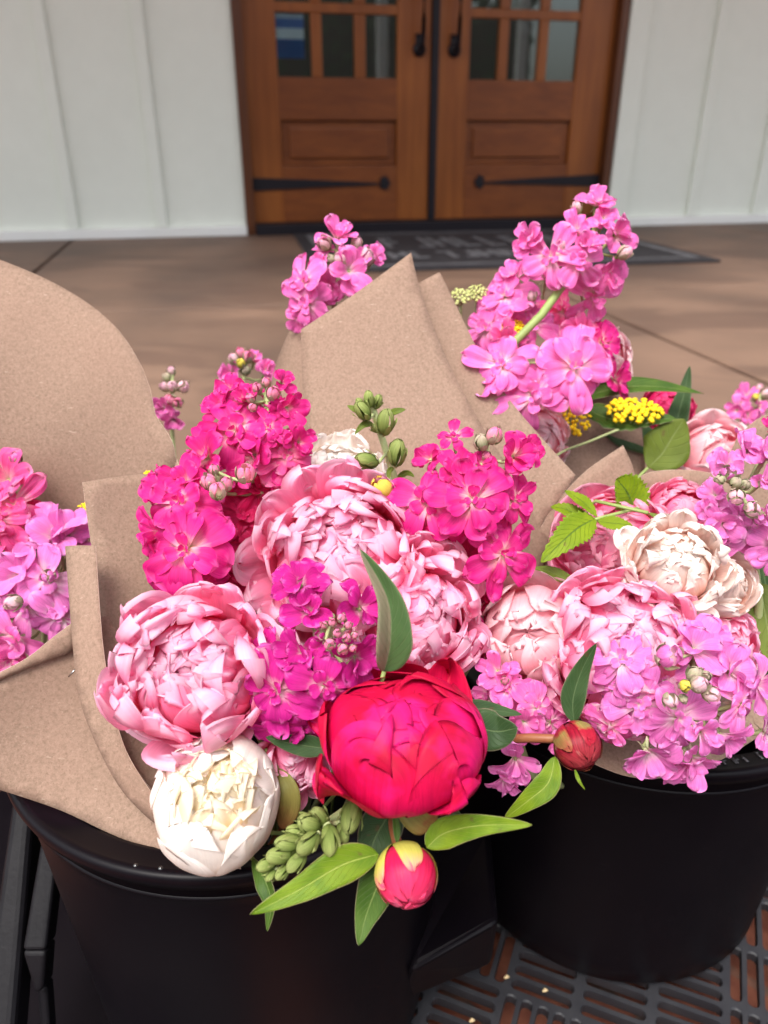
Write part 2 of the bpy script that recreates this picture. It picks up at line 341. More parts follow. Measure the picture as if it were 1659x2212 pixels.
# porch floor: square slabs with real joints
TS, TX0, TY0, JW = 1.53, .145, -1.64, .014
mb = MB(); jb = MB()
EDGE = -2.93
for i in range(-4, 4):
    x0 = TX0 + i * TS
    for (y0, y1) in ((EDGE, TY0 - JW), (TY0, TY0 + TS * 1.2)):
        mb.box(x0 + JW / 2, x0 + TS - JW / 2, y0, y1, -.03, 0, WM)
slab = mb.build('porch_floor', M['stone'], smooth=False); bevel(slab, .004, 2)
tag(slab, 'brown veined stone slabs of the porch floor', None, kind='structure')
jb.box(TX0 - 4 * TS, TX0 + 4 * TS, EDGE + .004, .3, -PZ, -.012, WM)
stp = jb.build('porch_base', simple_mat('dark_joint_mortar', (.09, .06, .045), .9), smooth=False)
tag(stp, 'raised base of the porch with dark joints', None, kind='structure')

# wall
def wallthing(name, x0, x1, battens, label):
    t = thing(name, Vector(WR @ np.array(((x0 + x1) / 2, 0, 0)) + WO), label, 'wall')
    mb = MB(); mb.box(x0, x1, 0, .14, 0, 2.7, WM); mb.build('boarding', M['wall'], t, False)
    for s in battens:
        mb = MB(); mb.box(s - .024, s + .024, -.02, 0, .042, 2.7, WM); bevel(mb.build('batten', M['wall'], t, False), .003)
    mb = MB(); mb.box(x0, x1, -.034, 0, 0, .040, WM); bevel(mb.build('base_board', M['trim'], t, False), .003)
    return t
wallthing('board_wall', -4.2, -.637, [-1.375 - .37 * k for k in range(7)] + [-1.005], 'white board and batten wall left of the wooden doors')
wt = wallthing('board_wall', 1.12, 4.8, [1.585 + .37 * k for k in range(8)], 'white board and batten wall right of the wooden doors')
mb = MB(); mb.box(1.12, 1.215, -.03, 0, .042, 2.7, WM); bevel(mb.build('corner_trim', M['wall'], wt, False), .003)
# upper wall + unseen roof, added to shade the wall and far floor
mb = MB(); mb.box(-.637, 1.12, 0, .14, 2.18, 2.7, WM); up = mb.build('board_wall', M['wall'], smooth=False); tag(up, 'white boarding above the wooden doors', 'wall')
mb = MB(); mb.box(-4.2, 4.8, -2.35, .16, 2.72, 2.86, WM); rf = mb.build('shade_roof', M['trim'], smooth=False); tag(rf, 'unseen white ceiling added to shade the wall and doors', 'roof', kind='structure')
mb = MB(); mb.box(-4.2, 4.8, 1.6, 1.65, 0, 2.7, WM); mb.box(-4.2, 4.8, .3, 1.6, -.02, 0, WM); rm = mb.build('house_interior', M['dark'], smooth=False); tag(rm, 'dark room behind the door glass', None, kind='structure')

# door pair
dt = thing('double_door', Vector(WR @ np.array((.24, 0, 0)) + WO), 'pair of brown wooden doors with small glass panes and black iron straps', 'door')
def part(name, mat, boxes, bev=.003, parent=dt):
    mb = MB()
    for b in boxes: mb.box(*b, WM)
    o = mb.build(name, mat, parent, False)
    if bev: bevel(o, bev)
    return o
part('door_frame', M['wooddk'], [(-.636, -.597, -.02, .14, 0, 2.18), (1.08, 1.118, -.02, .14, 0, 2.18), (-.597, 1.08, -.02, .14, 2.10, 2.18)])
part('threshold', M['iron'], [(-.597, 1.08, -.06, .10, 0, .045)])
part('weather_strip', M['iron'], [(.218, .250, .012, .09, .046, 2.10)])
rows = [(.63 + .272 * k, .63 + .272 * k + .236) for k in range(5)]
def leaf_door(x0, x1, g0, panes, pan):
    lf = thing('door_leaf', base_of(dt), '', None); del lf['label']
    lf.parent = dt; lf.location = (0, 0, 0)
    st = [(x0, panes[0][0], .03, .075, .047, 2.098), (panes[-1][1], x1, .03, .075, .047, 2.098)]
    mb = MB()
    for b in st: mb.box(*b, WM)
    bevel(mb.build('stile', M['wood'], lf, False), .003)
    mb = MB()
    a, b = panes[0][0], panes[-1][1]
    mb.box(a, b, .032, .073, .047, pan[0], WM); mb.box(a, b, .032, .073, pan[1], .63, WM)
    mb.box(a, b, .032, .073, rows[-1][1], 2.097, WM)
    bevel(mb.build('rail', M['woodh'], lf, False), .003)
    mb = MB()
    for k in range(len(rows) - 1): mb.box(a, b, .034, .070, rows[k][1], rows[k + 1][0], WM)
    for k in range(len(panes) - 1):
        for r in rows: mb.box(panes[k][1], panes[k + 1][0], .034, .070, r[0] + .0005, r[1] - .0005, WM)
    bevel(mb.build('muntin', M['wood'], lf, False), .003)
    mb = MB(); mb.box(a, b, .05, .066, pan[0], pan[1], WM); mb.box(a + .035, b - .035, .038, .05, pan[0] + .028, pan[1] - .028, WM)
    bevel(mb.build('panel', M['woodh'], lf, False), .009, 2)
    for r in rows:
        for p in panes:
            mb = MB(); mb.box(p[0], p[1], .048, .052, r[0], r[1], WM); mb.build('pane', M['glass'], lf, False)
    return lf
leaf_door(-.597, .217, 0, [(-.456, -.308), (-.262, -.122), (-.073, .066)], (.283, .465))
leaf_door(.251, 1.079, 0, [(.395, .53), (.575, .718), (.762, .908)], (.283, .467))
def strap(x0, x1, sgn):
    prof = [(x0, .182), (x0, .236), (x0 + sgn * .3, .224), (x0 + sgn * .53, .212), (x1 - sgn * .045, .208), (x1 - sgn * .05, .228), (x1 - sgn * .022, .24), (x1, .208),
            (x1 - sgn * .022, .178), (x1 - sgn * .05, .190), (x1 - sgn * .045, .204), (x0 + sgn * .53, .200), (x0 + sgn * .3, .194)]
    m = len(prof)
    V = [(a, .0295, b) for a, b in prof] + [(a, .020, b) for a, b in prof]
    V = np.array(V) @ WR.T + WO
    mb = MB(); mb.add(V, [tuple(range(m))[::-1 if sgn > 0 else 1], tuple(range(m, 2 * m))[::1 if sgn > 0 else -1]] + [(k, (k + 1) % m, m + (k + 1) % m, m + k) for k in range(m)])
    mb.build('hinge_strap', M['iron'], dt, False)
strap(-.595, .036, 1); strap(1.078, .44, -1)
for s in (.163, .322):
    mb = MB(); q = lambda x, y, z: WR @ np.array((x, y, z)) + WO
    mb.tube([q(s, .03, .742), q(s, -.02, .745), q(s, -.035, .77), q(s, -.042, .85), q(s, -.045, .95), q(s, -.035, 1.06), q(s, -.02, 1.085), q(s, .03, 1.09)], [.010, .011, .010, .009, .012, .009, .010, .010], 10)
    for z in (.742, 1.09):
        c = q(s, 0, z); mb.tube([q(s, .029, z), q(s, .018, z), q(s, .012, z)], [.030, .028, .012], 14)
    mb.box(s - .018, s + .018, .018, .0295, .735, .80, WM)
    mb.build('pull_handle', M['iron'], dt)
# blue and white poster inside, pale lamp-like shapes and things inside the room
def poster_mat():
    m, t, out = new_mat('blue_white_poster'); n = N(t); geo = n('TexCoord').outputs['Generated']; s = n('SeparateXYZ', {0: geo})
    c = ramp(n, s.outputs[2], [(0, (.03, .10, .34)), (.42, (.05, .13, .42)), (.43, (.75, .8, .9)), (.66, (.75, .8, .9)), (.67, (.10, .20, .55)), (.88, (.60, .68, .85))], 'CONSTANT')
    bs = n('BsdfPrincipled', {'Base Color': c, 'Roughness': .5}); t.links.new(bs.outputs[0], out.inputs[0]); return m
mb = MB(); mb.box(-.452, -.335, .0535, .0545, .70, .864, WM); po = mb.build('poster', poster_mat(), smooth=False)
tag(po, 'blue and white poster behind the leftmost door pane', 'poster')

# door mat
a = math.radians(10.2); R2 = np.array([[math.cos(a), -math.sin(a), 0], [math.sin(a), math.cos(a), 0], [0, 0, 1.]]); O2 = np.array([-.215, 2.58, PZ])
MM = (R2, O2); MW, MH = 1.43, 1.08
mt = thing('door_mat', Vector(R2 @ np.array((MW / 2, MH / 2, 0)) + O2), 'charcoal rubber door mat with worn white border and lettering', 'door mat')
mb = MB(); mb.box(0, MW, 0, MH, 0, .010, MM); bevel(mb.build('rubber_sheet', M['mat'], mt, False), .004)
mb = MB()
for b in ((.05, MW - .05, .06, .075), (.05, MW - .05, MH - .095, MH - .08), (.05, .075, .075, MH - .095), (MW - .085, MW - .05, .075, MH - .095)): mb.box(b[0], b[1], b[2], b[3], .0105, .0125, MM)
mb.build('border_line', M['matmark'], mt, False)
rg = random.Random(4)
mb = MB()
def stroke(x0, y0, x1, y1, wd):
    d = np.array((x1 - x0, y1 - y0, 0.)); L = np.linalg.norm(d); d /= L; nn = np.array((-d[1], d[0], 0.)) * wd / 2
    A = np.array((x0, y0, .011)); B = np.array((x1, y1, .011)); h = np.array((0, 0, .0018))
    V = np.array([A - nn, A + nn, B + nn, B - nn, A - nn + h, A + nn + h, B + nn + h, B - nn + h]) @ R2.T + O2
    mb.add(V, [(0, 3, 2, 1), (4, 5, 6, 7), (0, 1, 5, 4), (1, 2, 6, 5), (2, 3, 7, 6), (3, 0, 4, 7)])
for (yy, hh, xs, xe, st) in ((.52, .30, .34, 1.10, .105), (.22, .16, .30, 1.16, .085)):
    x = xs
    while x < xe:
        k = rg.randrange(5); W_ = st * .62
        if k in (0, 1, 3): stroke(x, yy, x, yy + hh, .022)
        if k in (0, 2, 4): stroke(x + W_, yy, x + W_, yy + hh, .022)
        if k in (0, 1): stroke(x + .011, yy + hh * .52, x + W_ - .011, yy + hh * .52, .03)
        if k in (1, 4): stroke(x + .012, yy + hh - .015, x + W_ - .012, yy + hh - .015, .03)
        if k in (2, 3): stroke(x + .012, yy + .015, x + W_ - .012, yy + .015, .03)
        x += st
mb.build('lettering', M['matmark'], mt, False)

# trees across the way (mirrored in the glass)
def tree(x, y, h, seed, label):
    r = np.random.default_rng(seed); t = thing('broadleaf_tree', (x, y, 0), label, 'tree', 'trees standing across from the porch')
    mb = MB(); mb.tube([(x, y, 0), (x + .1, y, h * .3), (x - .05, y + .1, h * .6), (x, y, h * .85)], [.2, .15, .09, .03], 8)
    for k in range(6):
        an = k * 1.1; z0 = h * (.3 + .08 * k); mb.tube([(x, y, z0), (x + math.cos(an) * h * .13, y + math.sin(an) * h * .13, z0 + h * .1), (x + math.cos(an) * h * .24, y + math.sin(an) * h * .24, z0 + h * .16)], [.07, .05, .02], 6)
    mb.build('trunk', M['bark'], t)
    n = 2600; cl = r.normal(size=(26, 3)); cl /= np.linalg.norm(cl, axis=1)[:, None]; cl *= (.35 + .65 * r.random((26, 1))) * np.array((h * .32, h * .32, h * .42))
    c = cl[r.integers(0, 26, n)] + r.normal(size=(n, 3)) * h * .055 + np.array((x, y, h * .50))
    s = h * .034; A = r.normal(size=(n, 3)); A /= np.linalg.norm(A, axis=1)[:, None]; B = np.cross(A, r.normal(size=(n, 3))); B /= np.linalg.norm(B, axis=1)[:, None]
    V = np.stack([c - A * s, c + B * s * .5, c + A * s, c - B * s * .5], 1).reshape(-1, 3)
    mb = MB(); mb.add(V, [(4 * k, 4 * k + 1, 4 * k + 2, 4 * k + 3) for k in range(n)]); mb.build('crown', M['crown'], t, False)
for k, (x, y, h, lb) in enumerate([(-7, -10, 6, 'tree far left across the way, low dense crown'), (-2.8, -12, 7.5, 'taller tree left of centre across the way'), (1.6, -11, 6.2, 'tree right of centre across the way'), (6.2, -12.5, 8, 'tallest tree at the right across the way')]):
    tree(x, y, h, 30 + k, lb)

hr_ = np.random.default_rng(77); mb = MB(); n = 9000  # unseen greenery added behind the camera to darken the glass reflections
c = np.stack([hr_.uniform(-11, 9, n), -8.6 + hr_.uniform(-.5, .5, n), hr_.uniform(0, 3.4, n) ** 1.0], 1); c[:, 2] += .12 * np.sin(c[:, 0] * 2.3)
A = hr_.normal(size=(n, 3)); A /= np.linalg.norm(A, axis=1)[:, None]; B = np.cross(A, hr_.normal(size=(n, 3))); B /= np.linalg.norm(B, axis=1)[:, None]
V = np.stack([c - A * .13, c + B * .08, c + A * .13, c - B * .08], 1).reshape(-1, 3); mb.add(V, [(4 * k, 4 * k + 1, 4 * k + 2, 4 * k + 3) for k in range(n)])
hg = thing('reflected_hedge', (-1, -8.6, 0), 'unseen greenery added behind the camera to darken the door glass', 'reflected_hedge'); mb.build('foliage', M['crown'], hg, False)
mb = MB(); mb.box(-11, 9, -8.9, -8.3, 0, 2.9); mb.build('opaque_core', M['bark'], hg, False)  # opaque backing box, added so no sky shows through in the glass

for (x, y, lb) in ((3.15, -3.0, 'unseen white post added to streak the left door glass'), (5.3, -3.05, 'unseen white post added to streak the right door glass')):  # unseen posts added to put white streaks in the door glass
    pt = thing('reflection_post', (x, y, 0), lb, 'post', 'white posts added for the glass reflections'); mb = MB(); mb.box(x - .06, x + .06, y - .06, y + .06, .12, 2.5); bevel(mb.build('shaft', M['trim'], pt, False), .006)
    mb = MB(); mb.box(x - .09, x + .09, y - .09, y + .09, 0, .119); bevel(mb.build('base', M['trim'], pt, False), .006)

# ------------------------------------------------------------------ crate and buckets
def pix_on(x, y, z):
    d = (AX * ((x - 829.5) / FPX) + AU * ((1106 - y) / FPX) + AF); k = (z - CAMZ) / d.z; return CAM + d * k
CRZ = .06; GA = math.radians(-22)
GR = np.array([[math.cos(GA), -math.sin(GA), 0], [math.sin(GA), math.cos(GA), 0], [0, 0, 1.]])
def to_uv(p): v = GR.T @ np.array(p); return v[0], v[1]
ct = thing('plastic_crate', (0.1, .45, 0), 'black slotted plastic crate standing on the brick under both buckets', 'crate')
def slot_cell(mb, u0, u1, v0, v1, along, h=.010):
    cu, cv = (u0 + u1) / 2, (v0 + v1) / 2; du, dv = (u1 - u0) / 2, (v1 - v0) / 2
    L, Wd = (du - .0045, dv - .0023) if along else (dv - .0045, du - .0023)
    pts = []
    for k in range(12):
        q = k // 3; sx = (1, -1, -1, 1)[q]; sy = (1, 1, -1, -1)[q]; an = math.radians(q * 90 + (k % 3) * 45); r = Wd * .8
        pts.append((sx * (L - r) + r * math.cos(an), sy * (Wd - r) + r * math.sin(an)))
    if not along: pts = [(-b, a_) for a_, b in pts]
    outer = []
    for (a_, b) in pts:
        k = max(abs(a_) / du, abs(b) / dv); 
        outer.append((a_ / k, b / k))
    # corner snap so neighbouring cells meet
    for q, (sx, sy) in enumerate(((1, 1), (-1, 1), (-1, -1), (1, -1))):
        j = min(range(12), key=lambda i: (outer[i][0] - sx * du) ** 2 + (outer[i][1] - sy * dv) ** 2); outer[j] = (sx * du, sy * dv)
    V = []
    for a_, b in outer: V.append((cu + a_, cv + b, 0))
    for a_, b in pts: V.append((cu + a_ * 1.03, cv + b * 1.05, 0))
    for a_, b in pts: V.append((cu + a_, cv + b, -.0012))
    for a_, b in pts: V.append((cu + a_, cv + b, -h))
    V = np.array(V) @ GR.T + np.array((0, 0, CRZ))
    F = [(r * 12 + i, r * 12 + (i + 1) % 12, (r + 1) * 12 + (i + 1) % 12, (r + 1) * 12 + i) for r in range(3) for i in range(12)]
    mb.add(V, F)
mb = MB()
BL = .186
ua, va = to_uv(pix_on(1090, 2140, CRZ)); ub, vb = to_uv(pix_on(1611, 1930, CRZ))
for i in range(-4, 5):
    for j in range(-4, 5):
        if (GR @ np.array((ua + (i + .5) * BL, vb - BL + (j + .5) * BL, 0)))[0] < -.06: continue
        U0 = ua + i * BL; V0 = vb - BL * 1.0 + j * BL
        along = (i + j) % 2 == 0
        if along:
            for a_ in range(3):
                for b_ in range(13):
                    slot_cell(mb, U0 + a_ * BL / 3, U0 + (a_ + 1) * BL / 3, V0 + b_ * BL / 13, V0 + (b_ + 1) * BL / 13, True)
        else:
            for a_ in range(13):
                for b_ in range(3):
                    slot_cell(mb, U0 + a_ * BL / 13, U0 + (a_ + 1) * BL / 13, V0 + b_ * BL / 3, V0 + (b_ + 1) * BL / 3, False)
gf = mb.build('slotted_floor', M['plastic_rough'], ct, False)
# crate side frame at the left
mb = MB()
def quadbar(pts, th):
    V = [np.array(p) for p in pts]; off = np.array(AF) * th
    V = V + [p + off for p in V]
    mb.add(V, [(0, 1, 2, 3), (7, 6, 5, 4), (0, 4, 5, 1), (1, 5, 6, 2), (2, 6, 7, 3), (3, 7, 4, 0)])
quadbar([P(28, 1700, .62), P(72, 1700, .62), P(22, 2300, .56), P(-60, 2300, .56)], .03)
o = mb.build('corner_post', M['plastic_post'], ct, False); bevel(o, .006, 3)
mb = MB()
quadbar([P(92, 1790, .60), P(130, 1780, .60), P(98, 2055, .575), P(47, 2055, .575)], .02)
quadbar([P(47, 2056, .575), P(98, 2056, .575), P(92, 2140, .575), P(75, 2150, .575)], .02)
quadbar([P(78, 2130, .585), P(100, 2130, .585), P(112, 2300, .585), P(92, 2300, .585)], .014)
o = mb.build('side_rib', M['plastic_post'], ct, False); bevel(o, .003, 3)
mb = MB(); mb.box(-.46, -.10, -.1, .80, .03, .046); mb.box(-.42, .9, .80, .84, 0, .20); mb.box(.88, .92, -.1, .8, 0, .2)  # flat black plate at left stands in for shadow, besides the crate walls
o = mb.build('wall_and_shade_plate', M['plastic'], ct, False)
# scraps of petals dropped on the crate
for k, (x, y) in enumerate(((1178, 2142), (1020, 2207), (1095, 2113))):
    p = pix_on(x, y, CRZ + .002); mb = MB(); mb.tube([p + Vector((-.0025, 0, 0)), p + Vector((0, .001, .001)), p + Vector((.0025, .001, 0))], [.0008, .0018, .0007], 7)
    o = mb.build('petal_scrap', M['debris'])
    tag(o, ['cream petal scrap on the crate floor below the right bucket', 'cream petal scrap near the bottom edge of the crate floor', 'tiny pale petal scrap beside the black box'][k], 'petal')

def bucket(cx, cy, zr, z0, R, Rb, label, letters=False):
    t = thing('flower_bucket', (cx, cy, z0), label, 'bucket', 'black buckets holding the bouquets')
    lip = [(R - .020, -.006), (R - .0185, -.0012), (R - .016, -.0004), (R - .006, .0008), (R - .003, .0028), (R + .0005, .0036), (R + .003, .002), (R + .0038, -.002), (R + .0022, -.0075), (R - .002, -.009)]
    prof = [(r, z + zr) for r, z in lip]
    H = zr - z0
    for s in np.linspace(0, 1, 14):
        prof.append((R - .004 + (Rb - R + .004) * s, zr - .0100 - (H - .020) * s))
    prof += [(Rb - .004, z0 + .003), (Rb - .012, z0), (.02, z0), (.001, z0)]
    inner = [(.001, z0 + .006), (Rb - .008, z0 + .006)] + [(Rb - .004 + (R - .0205 - Rb + .004) * s, z0 + .006 + (H - .014) * s) for s in np.linspace(0, 1, 10)]
    mb = MB(); mb.lathe(inner + prof[0:], 128, (cx, cy, 0)); mb.build('bucket_body', M['plastic'], t)
    mb = MB(); mb.lathe([(R - .0052, zr - .022), (R - .0036, zr - .023), (R - .0036, zr - .0237), (R - .0056, zr - .025)], 128, (cx, cy, 0)); mb.build('moulded_ring', M['plastic'], t)
    if letters:
        mb = MB(); rg = random.Random(7)
        for k in range(24):
            if k in (7, 8, 16): continue
            an = math.radians(-118 + k * 2.6); r = R - .024 - 0
            # raised worn characters on the sloping inner face of the rim
            for q in range(3):
                a1 = an + math.radians(rg.uniform(-.8, .8)); dr = rg.uniform(-.004, .004); ll = rg.uniform(.5, 1.0)
                p = lambda aa, rr, zz: (cx + rr * math.cos(aa), cy + rr * math.sin(aa), zz)
                if q % 2: pts = [p(a1, R - .0125 + dr * .7, zr + .0004), p(a1 + math.radians(ll * 1.1), R - .0125 + dr * .7, zr + .0004)]
                else: pts = [p(a1, R - .0158, zr - .0002), p(a1 + math.radians(.15), R - .0088, zr + .0006)]
                mb.tube(pts, .0006, 5)
        mb.build('rim_lettering', M['rimwear'], t)
    return t
LB = (-.104, .458, CAMZ - .37); RB = (.232, .588, CAMZ - .41)
bucket(LB[0], LB[1], LB[2], CRZ + .001, .163, .140, 'black plastic bucket nearest the camera at left, under the white peony')
bucket(RB[0], RB[1], RB[2], CRZ + .001, .176, .155, 'black plastic bucket at right, under the lilac stock', True)
# water beads on the left rim
for k, (x, y, lb) in enumerate(((295, 1880, 'left of two water drops on the bucket rim'), (349, 1886, 'right of two water drops on the bucket rim'))):
    p = pix_on(x, y, LB[2] - .001); mb = MB(); mb.lathe([(.0001, .002), (.001, .0017), (.0017, .0008), (.0018, -.002)], 12, (p.x, p.y, p.z + .003))
    m_ = M.setdefault('water', simple_mat('water_drop', (.02, .02, .02), .03, .8)); tag(mb.build('water_drop', m_), lb, 'water drop')
# black box between the buckets
mb = MB()
a0, b0, c0 = pix_on(870, 2110, .10), pix_on(1078, 1985, .10), pix_on(1020, 1900, .10)
top = [P(885, 2100, .585), P(1078, 1990, .60), P(1060, 1800, .69), P(895, 1790, .69)]
bot = [P(865, 2165, .635), P(1062, 2085, .655), P(1060, 1850, .80), P(895, 1850, .78)]
mb.add([tuple(p) for p in top + bot], [(0, 1, 2, 3), (7, 6, 5, 4), (0, 4, 5, 1), (1, 5, 6, 2), (2, 6, 7, 3), (3, 7, 4, 0)])
bx = mb.build('plastic_tub', M['plastic'], smooth=False); bevel(bx, .006, 3)
tag(bx, 'small glossy black plastic tub wedged between the two buckets', 'tub')

# ------------------------------------------------------------------ kraft paper
def paper(name, outline, ctrl, parent=None, wav=.0015, seed=0, mat='paper', step=28):
    """outline: (x, y[, 1 at a corner]) in view pixels; ctrl: (x, y, depth) for the sheet's curved surface"""
    C = np.array(ctrl, float); X = (C[:, 0] - 830) / 800; Y = (C[:, 1] - 1106) / 800
    def feats(X, Y): return np.stack([np.ones_like(X), X, Y, X * X, X * Y, Y * Y], 1)
    A = feats(X, Y); reg = np.diag([0, 1e-5, 1e-5, 3e-3, 3e-3, 3e-3]); co = np.linalg.solve(A.T @ A + reg, A.T @ C[:, 2])
    pts = []; n = len(outline)
    def cr(p0, p1, p2, p3, t): return .5 * ((2 * p1) + (p2 - p0) * t + (2 * p0 - 5 * p1 + 4 * p2 - p3) * t * t + (3 * p1 - p0 - 3 * p2 + p3) * t ** 3)
    O = [np.array(o[:2], float) for o in outline]; K = [len(o) > 2 for o in outline]
    for i in range(n):
        p1, p2 = O[i], O[(i + 1) % n]; p0 = O[i - 1] if not K[i] else p1; p3 = O[(i + 2) % n] if not K[(i + 1) % n] else p2
        m = max(1, int(np.linalg.norm(p2 - p1) / 14))
        for k in range(m): pts.append(cr(p0, p1, p2, p3, k / m))
    nb = len(pts); bp = np.array(pts)
    lo, hi = bp.min(0), bp.max(0); rg = np.random.default_rng(seed)
    inner = []
    def inside(p):
        c = False; j = nb - 1
        for i in range(nb):
            if ((bp[i, 1] > p[1]) != (bp[j, 1] > p[1])) and (p[0] < (bp[j, 0] - bp[i, 0]) * (p[1] - bp[i, 1]) / (bp[j, 1] - bp[i, 1]) + bp[i, 0]): c = not c
            j = i
        return c
    for x in np.arange(lo[0], hi[0], step):
        for y in np.arange(lo[1], hi[1], step):
            p = np.array((x, y)) + rg.uniform(-4, 4, 2)
            if inside(p) and np.min(np.sum((bp - p) ** 2, 1)) > (step * .5) ** 2: inner.append(p)
    allp = list(bp) + inner
    r = delaunay_2d_cdt([Vector(p) for p in allp], [(i, (i + 1) % nb) for i in range(nb)], [], 1, 1e-4)
    Q = np.array([tuple(v) for v in r[0]]); d = feats((Q[:, 0] - 830) / 800, (Q[:, 1] - 1106) / 800) @ co
    ph = rg.uniform(0, 6, 4)
    d = d + wav * (np.sin(Q[:, 0] / 90 + ph[0]) * np.cos(Q[:, 1] / 160 + ph[1]) + .5 * np.sin(Q[:, 0] / 47 + Q[:, 1] / 70 + ph[2]))
    V = [tuple(P(q[0], q[1], dd)) for q, dd in zip(Q, d)]
    mb = MB(); mb.add(V, [tuple(f) for f in r[2]])
    o = mb.build(name, M[mat], parent)
    s = o.modifiers.new('solid', 'SOLIDIFY'); s.thickness = .0005; s.offset = 0; o.data.materials.append(M['paper_edge']); s.material_offset_rim = 1
    return o
def depth_at(ctrl): pass
# P1 big back sheet at the left
t = thing('kraft_paper_wrap', P(60, 1400, .60), 'tall kraft paper sheet with rounded edge behind the lilac flowers at far left', 'wrapping paper', 'kraft paper wraps round the bouquets')
paper('paper_sheet', [(-260, 470), (-100, 520), (0, 561), (100, 603), (190, 655), (255, 712), (300, 780), (325, 842), (336, 895), (362, 935), (377, 968), (378, 1008), (364, 1030), (330, 1060), (280, 1130), (230, 1300, 1), (60, 1560, 1), (-260, 1600, 1)],
      [(-200, 600, .575), (0, 600, .60), (300, 800, .585), (370, 1000, .57), (0, 850, .575), (0, 1000, .585), (200, 1000, .60), (100, 1200, .63), (-100, 1200, .61), (100, 1500, .70), (-200, 1500, .68)], t, .002, 1)
paper('paper_fold', [(300, 1045, 1), (340, 1012), (381, 990, 1), (400, 1040, 1), (380, 1200, 1), (300, 1150, 1)], [(300, 1045, .60), (381, 990, .575), (400, 1100, .57), (300, 1150, .59), (340, 1050, .585)], t, 0, 2)
# P2 centre back wrap
t = thing('kraft_paper_wrap', P(860, 1300, .58), 'tall pointed kraft paper wrap behind the centre flowers, two peaks at top', 'wrapping paper', 'kraft paper wraps round the bouquets')
paper('front_layer', [(650, 712, 1), (770, 632), (888, 546, 1), (904, 612), (930, 690), (965, 775), (1010, 865), (1062, 955), (1130, 1060), (1190, 1180, 1), (1100, 1400, 1), (720, 1400, 1), (680, 1100), (664, 960), (654, 830)],
      [(650, 712, .60), (888, 546, .615), (664, 960, .60), (850, 900, .575), (1060, 955, .592), (850, 1300, .56), (1150, 1150, .575), (700, 1300, .57)], t, .0012, 3)
paper('back_layer', [(880, 640, 1), (903, 613), (950, 588, 1), (1000, 690), (1045, 780), (1100, 862), (1165, 940), (1243, 1026, 1), (1200, 1090), (1165, 1150), (1150, 1300, 1), (1000, 1300, 1), (880, 1000, 1)],
      [(880, 640, .625), (950, 588, .622), (1100, 862, .600), (1243, 1026, .575), (1160, 1200, .575), (1000, 1000, .602), (1000, 1300, .59), (900, 900, .612)], t, .0012, 4)
paper('side_layer', [(580, 850, 1), (600, 775), (628, 712), (640, 706, 1), (690, 760, 1), (700, 1080, 1), (640, 1080, 1), (590, 1000, 1)], [(590, 850, .66), (628, 712, .66), (690, 760, .625), (700, 1080, .61), (600, 1050, .64)], t, .001, 5)
# P5 inner strip of the front-left wrap
t = thing('kraft_paper_wrap', P(300, 1700, .50), 'kraft paper wrap curving round the light pink peony at left', 'wrapping paper', 'kraft paper wraps round the bouquets')
paper('inner_layer', [(178, 1042, 1), (270, 1028), (368, 1020, 1), (470, 1100, 1), (440, 1700, 1), (400, 1800, 1), (330, 1710), (270, 1620), (236, 1500), (220, 1380), (206, 1240), (190, 1130)],
      [(178, 1042, .52), (368, 1020, .545), (206, 1240, .50), (400, 1300, .53), (236, 1500, .475), (420, 1600, .50), (400, 1800, .44), (270, 1620, .462)], t, .001, 6)
paper('edge_layer', [(141, 1180, 1), (172, 1178), (207, 1179, 1), (217, 1330), (226, 1420), (241, 1510), (272, 1620), (333, 1720), (400, 1810, 1), (392, 1816, 1), (330, 1775), (262, 1705), (205, 1600), (170, 1500), (158, 1400), (150, 1300)],
      [(141, 1180, .494), (207, 1179, .486), (158, 1400, .464), (226, 1420, .456), (205, 1600, .450), (272, 1620, .443), (333, 1760, .434), (400, 1812, .428)], t, .0004, 7, step=20)
# P4 outer lower-left sheet going down into the bucket
t = thing('kraft_paper_wrap', P(180, 1850, .46), 'grey-brown kraft paper sheet tucked inside the left bucket rim', 'wrapping paper', 'kraft paper wraps round the bouquets')
paper('outer_layer', [(-260, 1610), (-100, 1520), (0, 1465), (80, 1412), (157, 1345), (230, 1330, 1), (420, 1600, 1), (520, 1800, 1), (520, 1877, 1), (475, 1873), (385, 1857), (250, 1806), (130, 1750), (0, 1706), (-120, 1668), (-260, 1630, 1)],
      [(-200, 1600, .445), (0, 1465, .454), (0, 1706, .478), (150, 1400, .480), (130, 1750, .465), (250, 1806, .449), (385, 1857, .434), (480, 1873, .431), (160, 1600, .472), (300, 1600, .478), (480, 1700, .462)], t, .0005, 8)
paper('rolled_edge', [(-260, 1560), (-100, 1500), (0, 1452), (60, 1420), (110, 1380), (160, 1342, 1), (162, 1400), (90, 1432), (0, 1470), (-100, 1520), (-260, 1590, 1)],
      [(-200, 1600, .442), (0, 1465, .451), (0, 1706, .475), (150, 1400, .477), (130, 1750, .462), (250, 1806, .446), (385, 1857, .431), (480, 1873, .428), (160, 1600, .469), (300, 1600, .475), (480, 1700, .459)], t, .0005, 8, step=20)
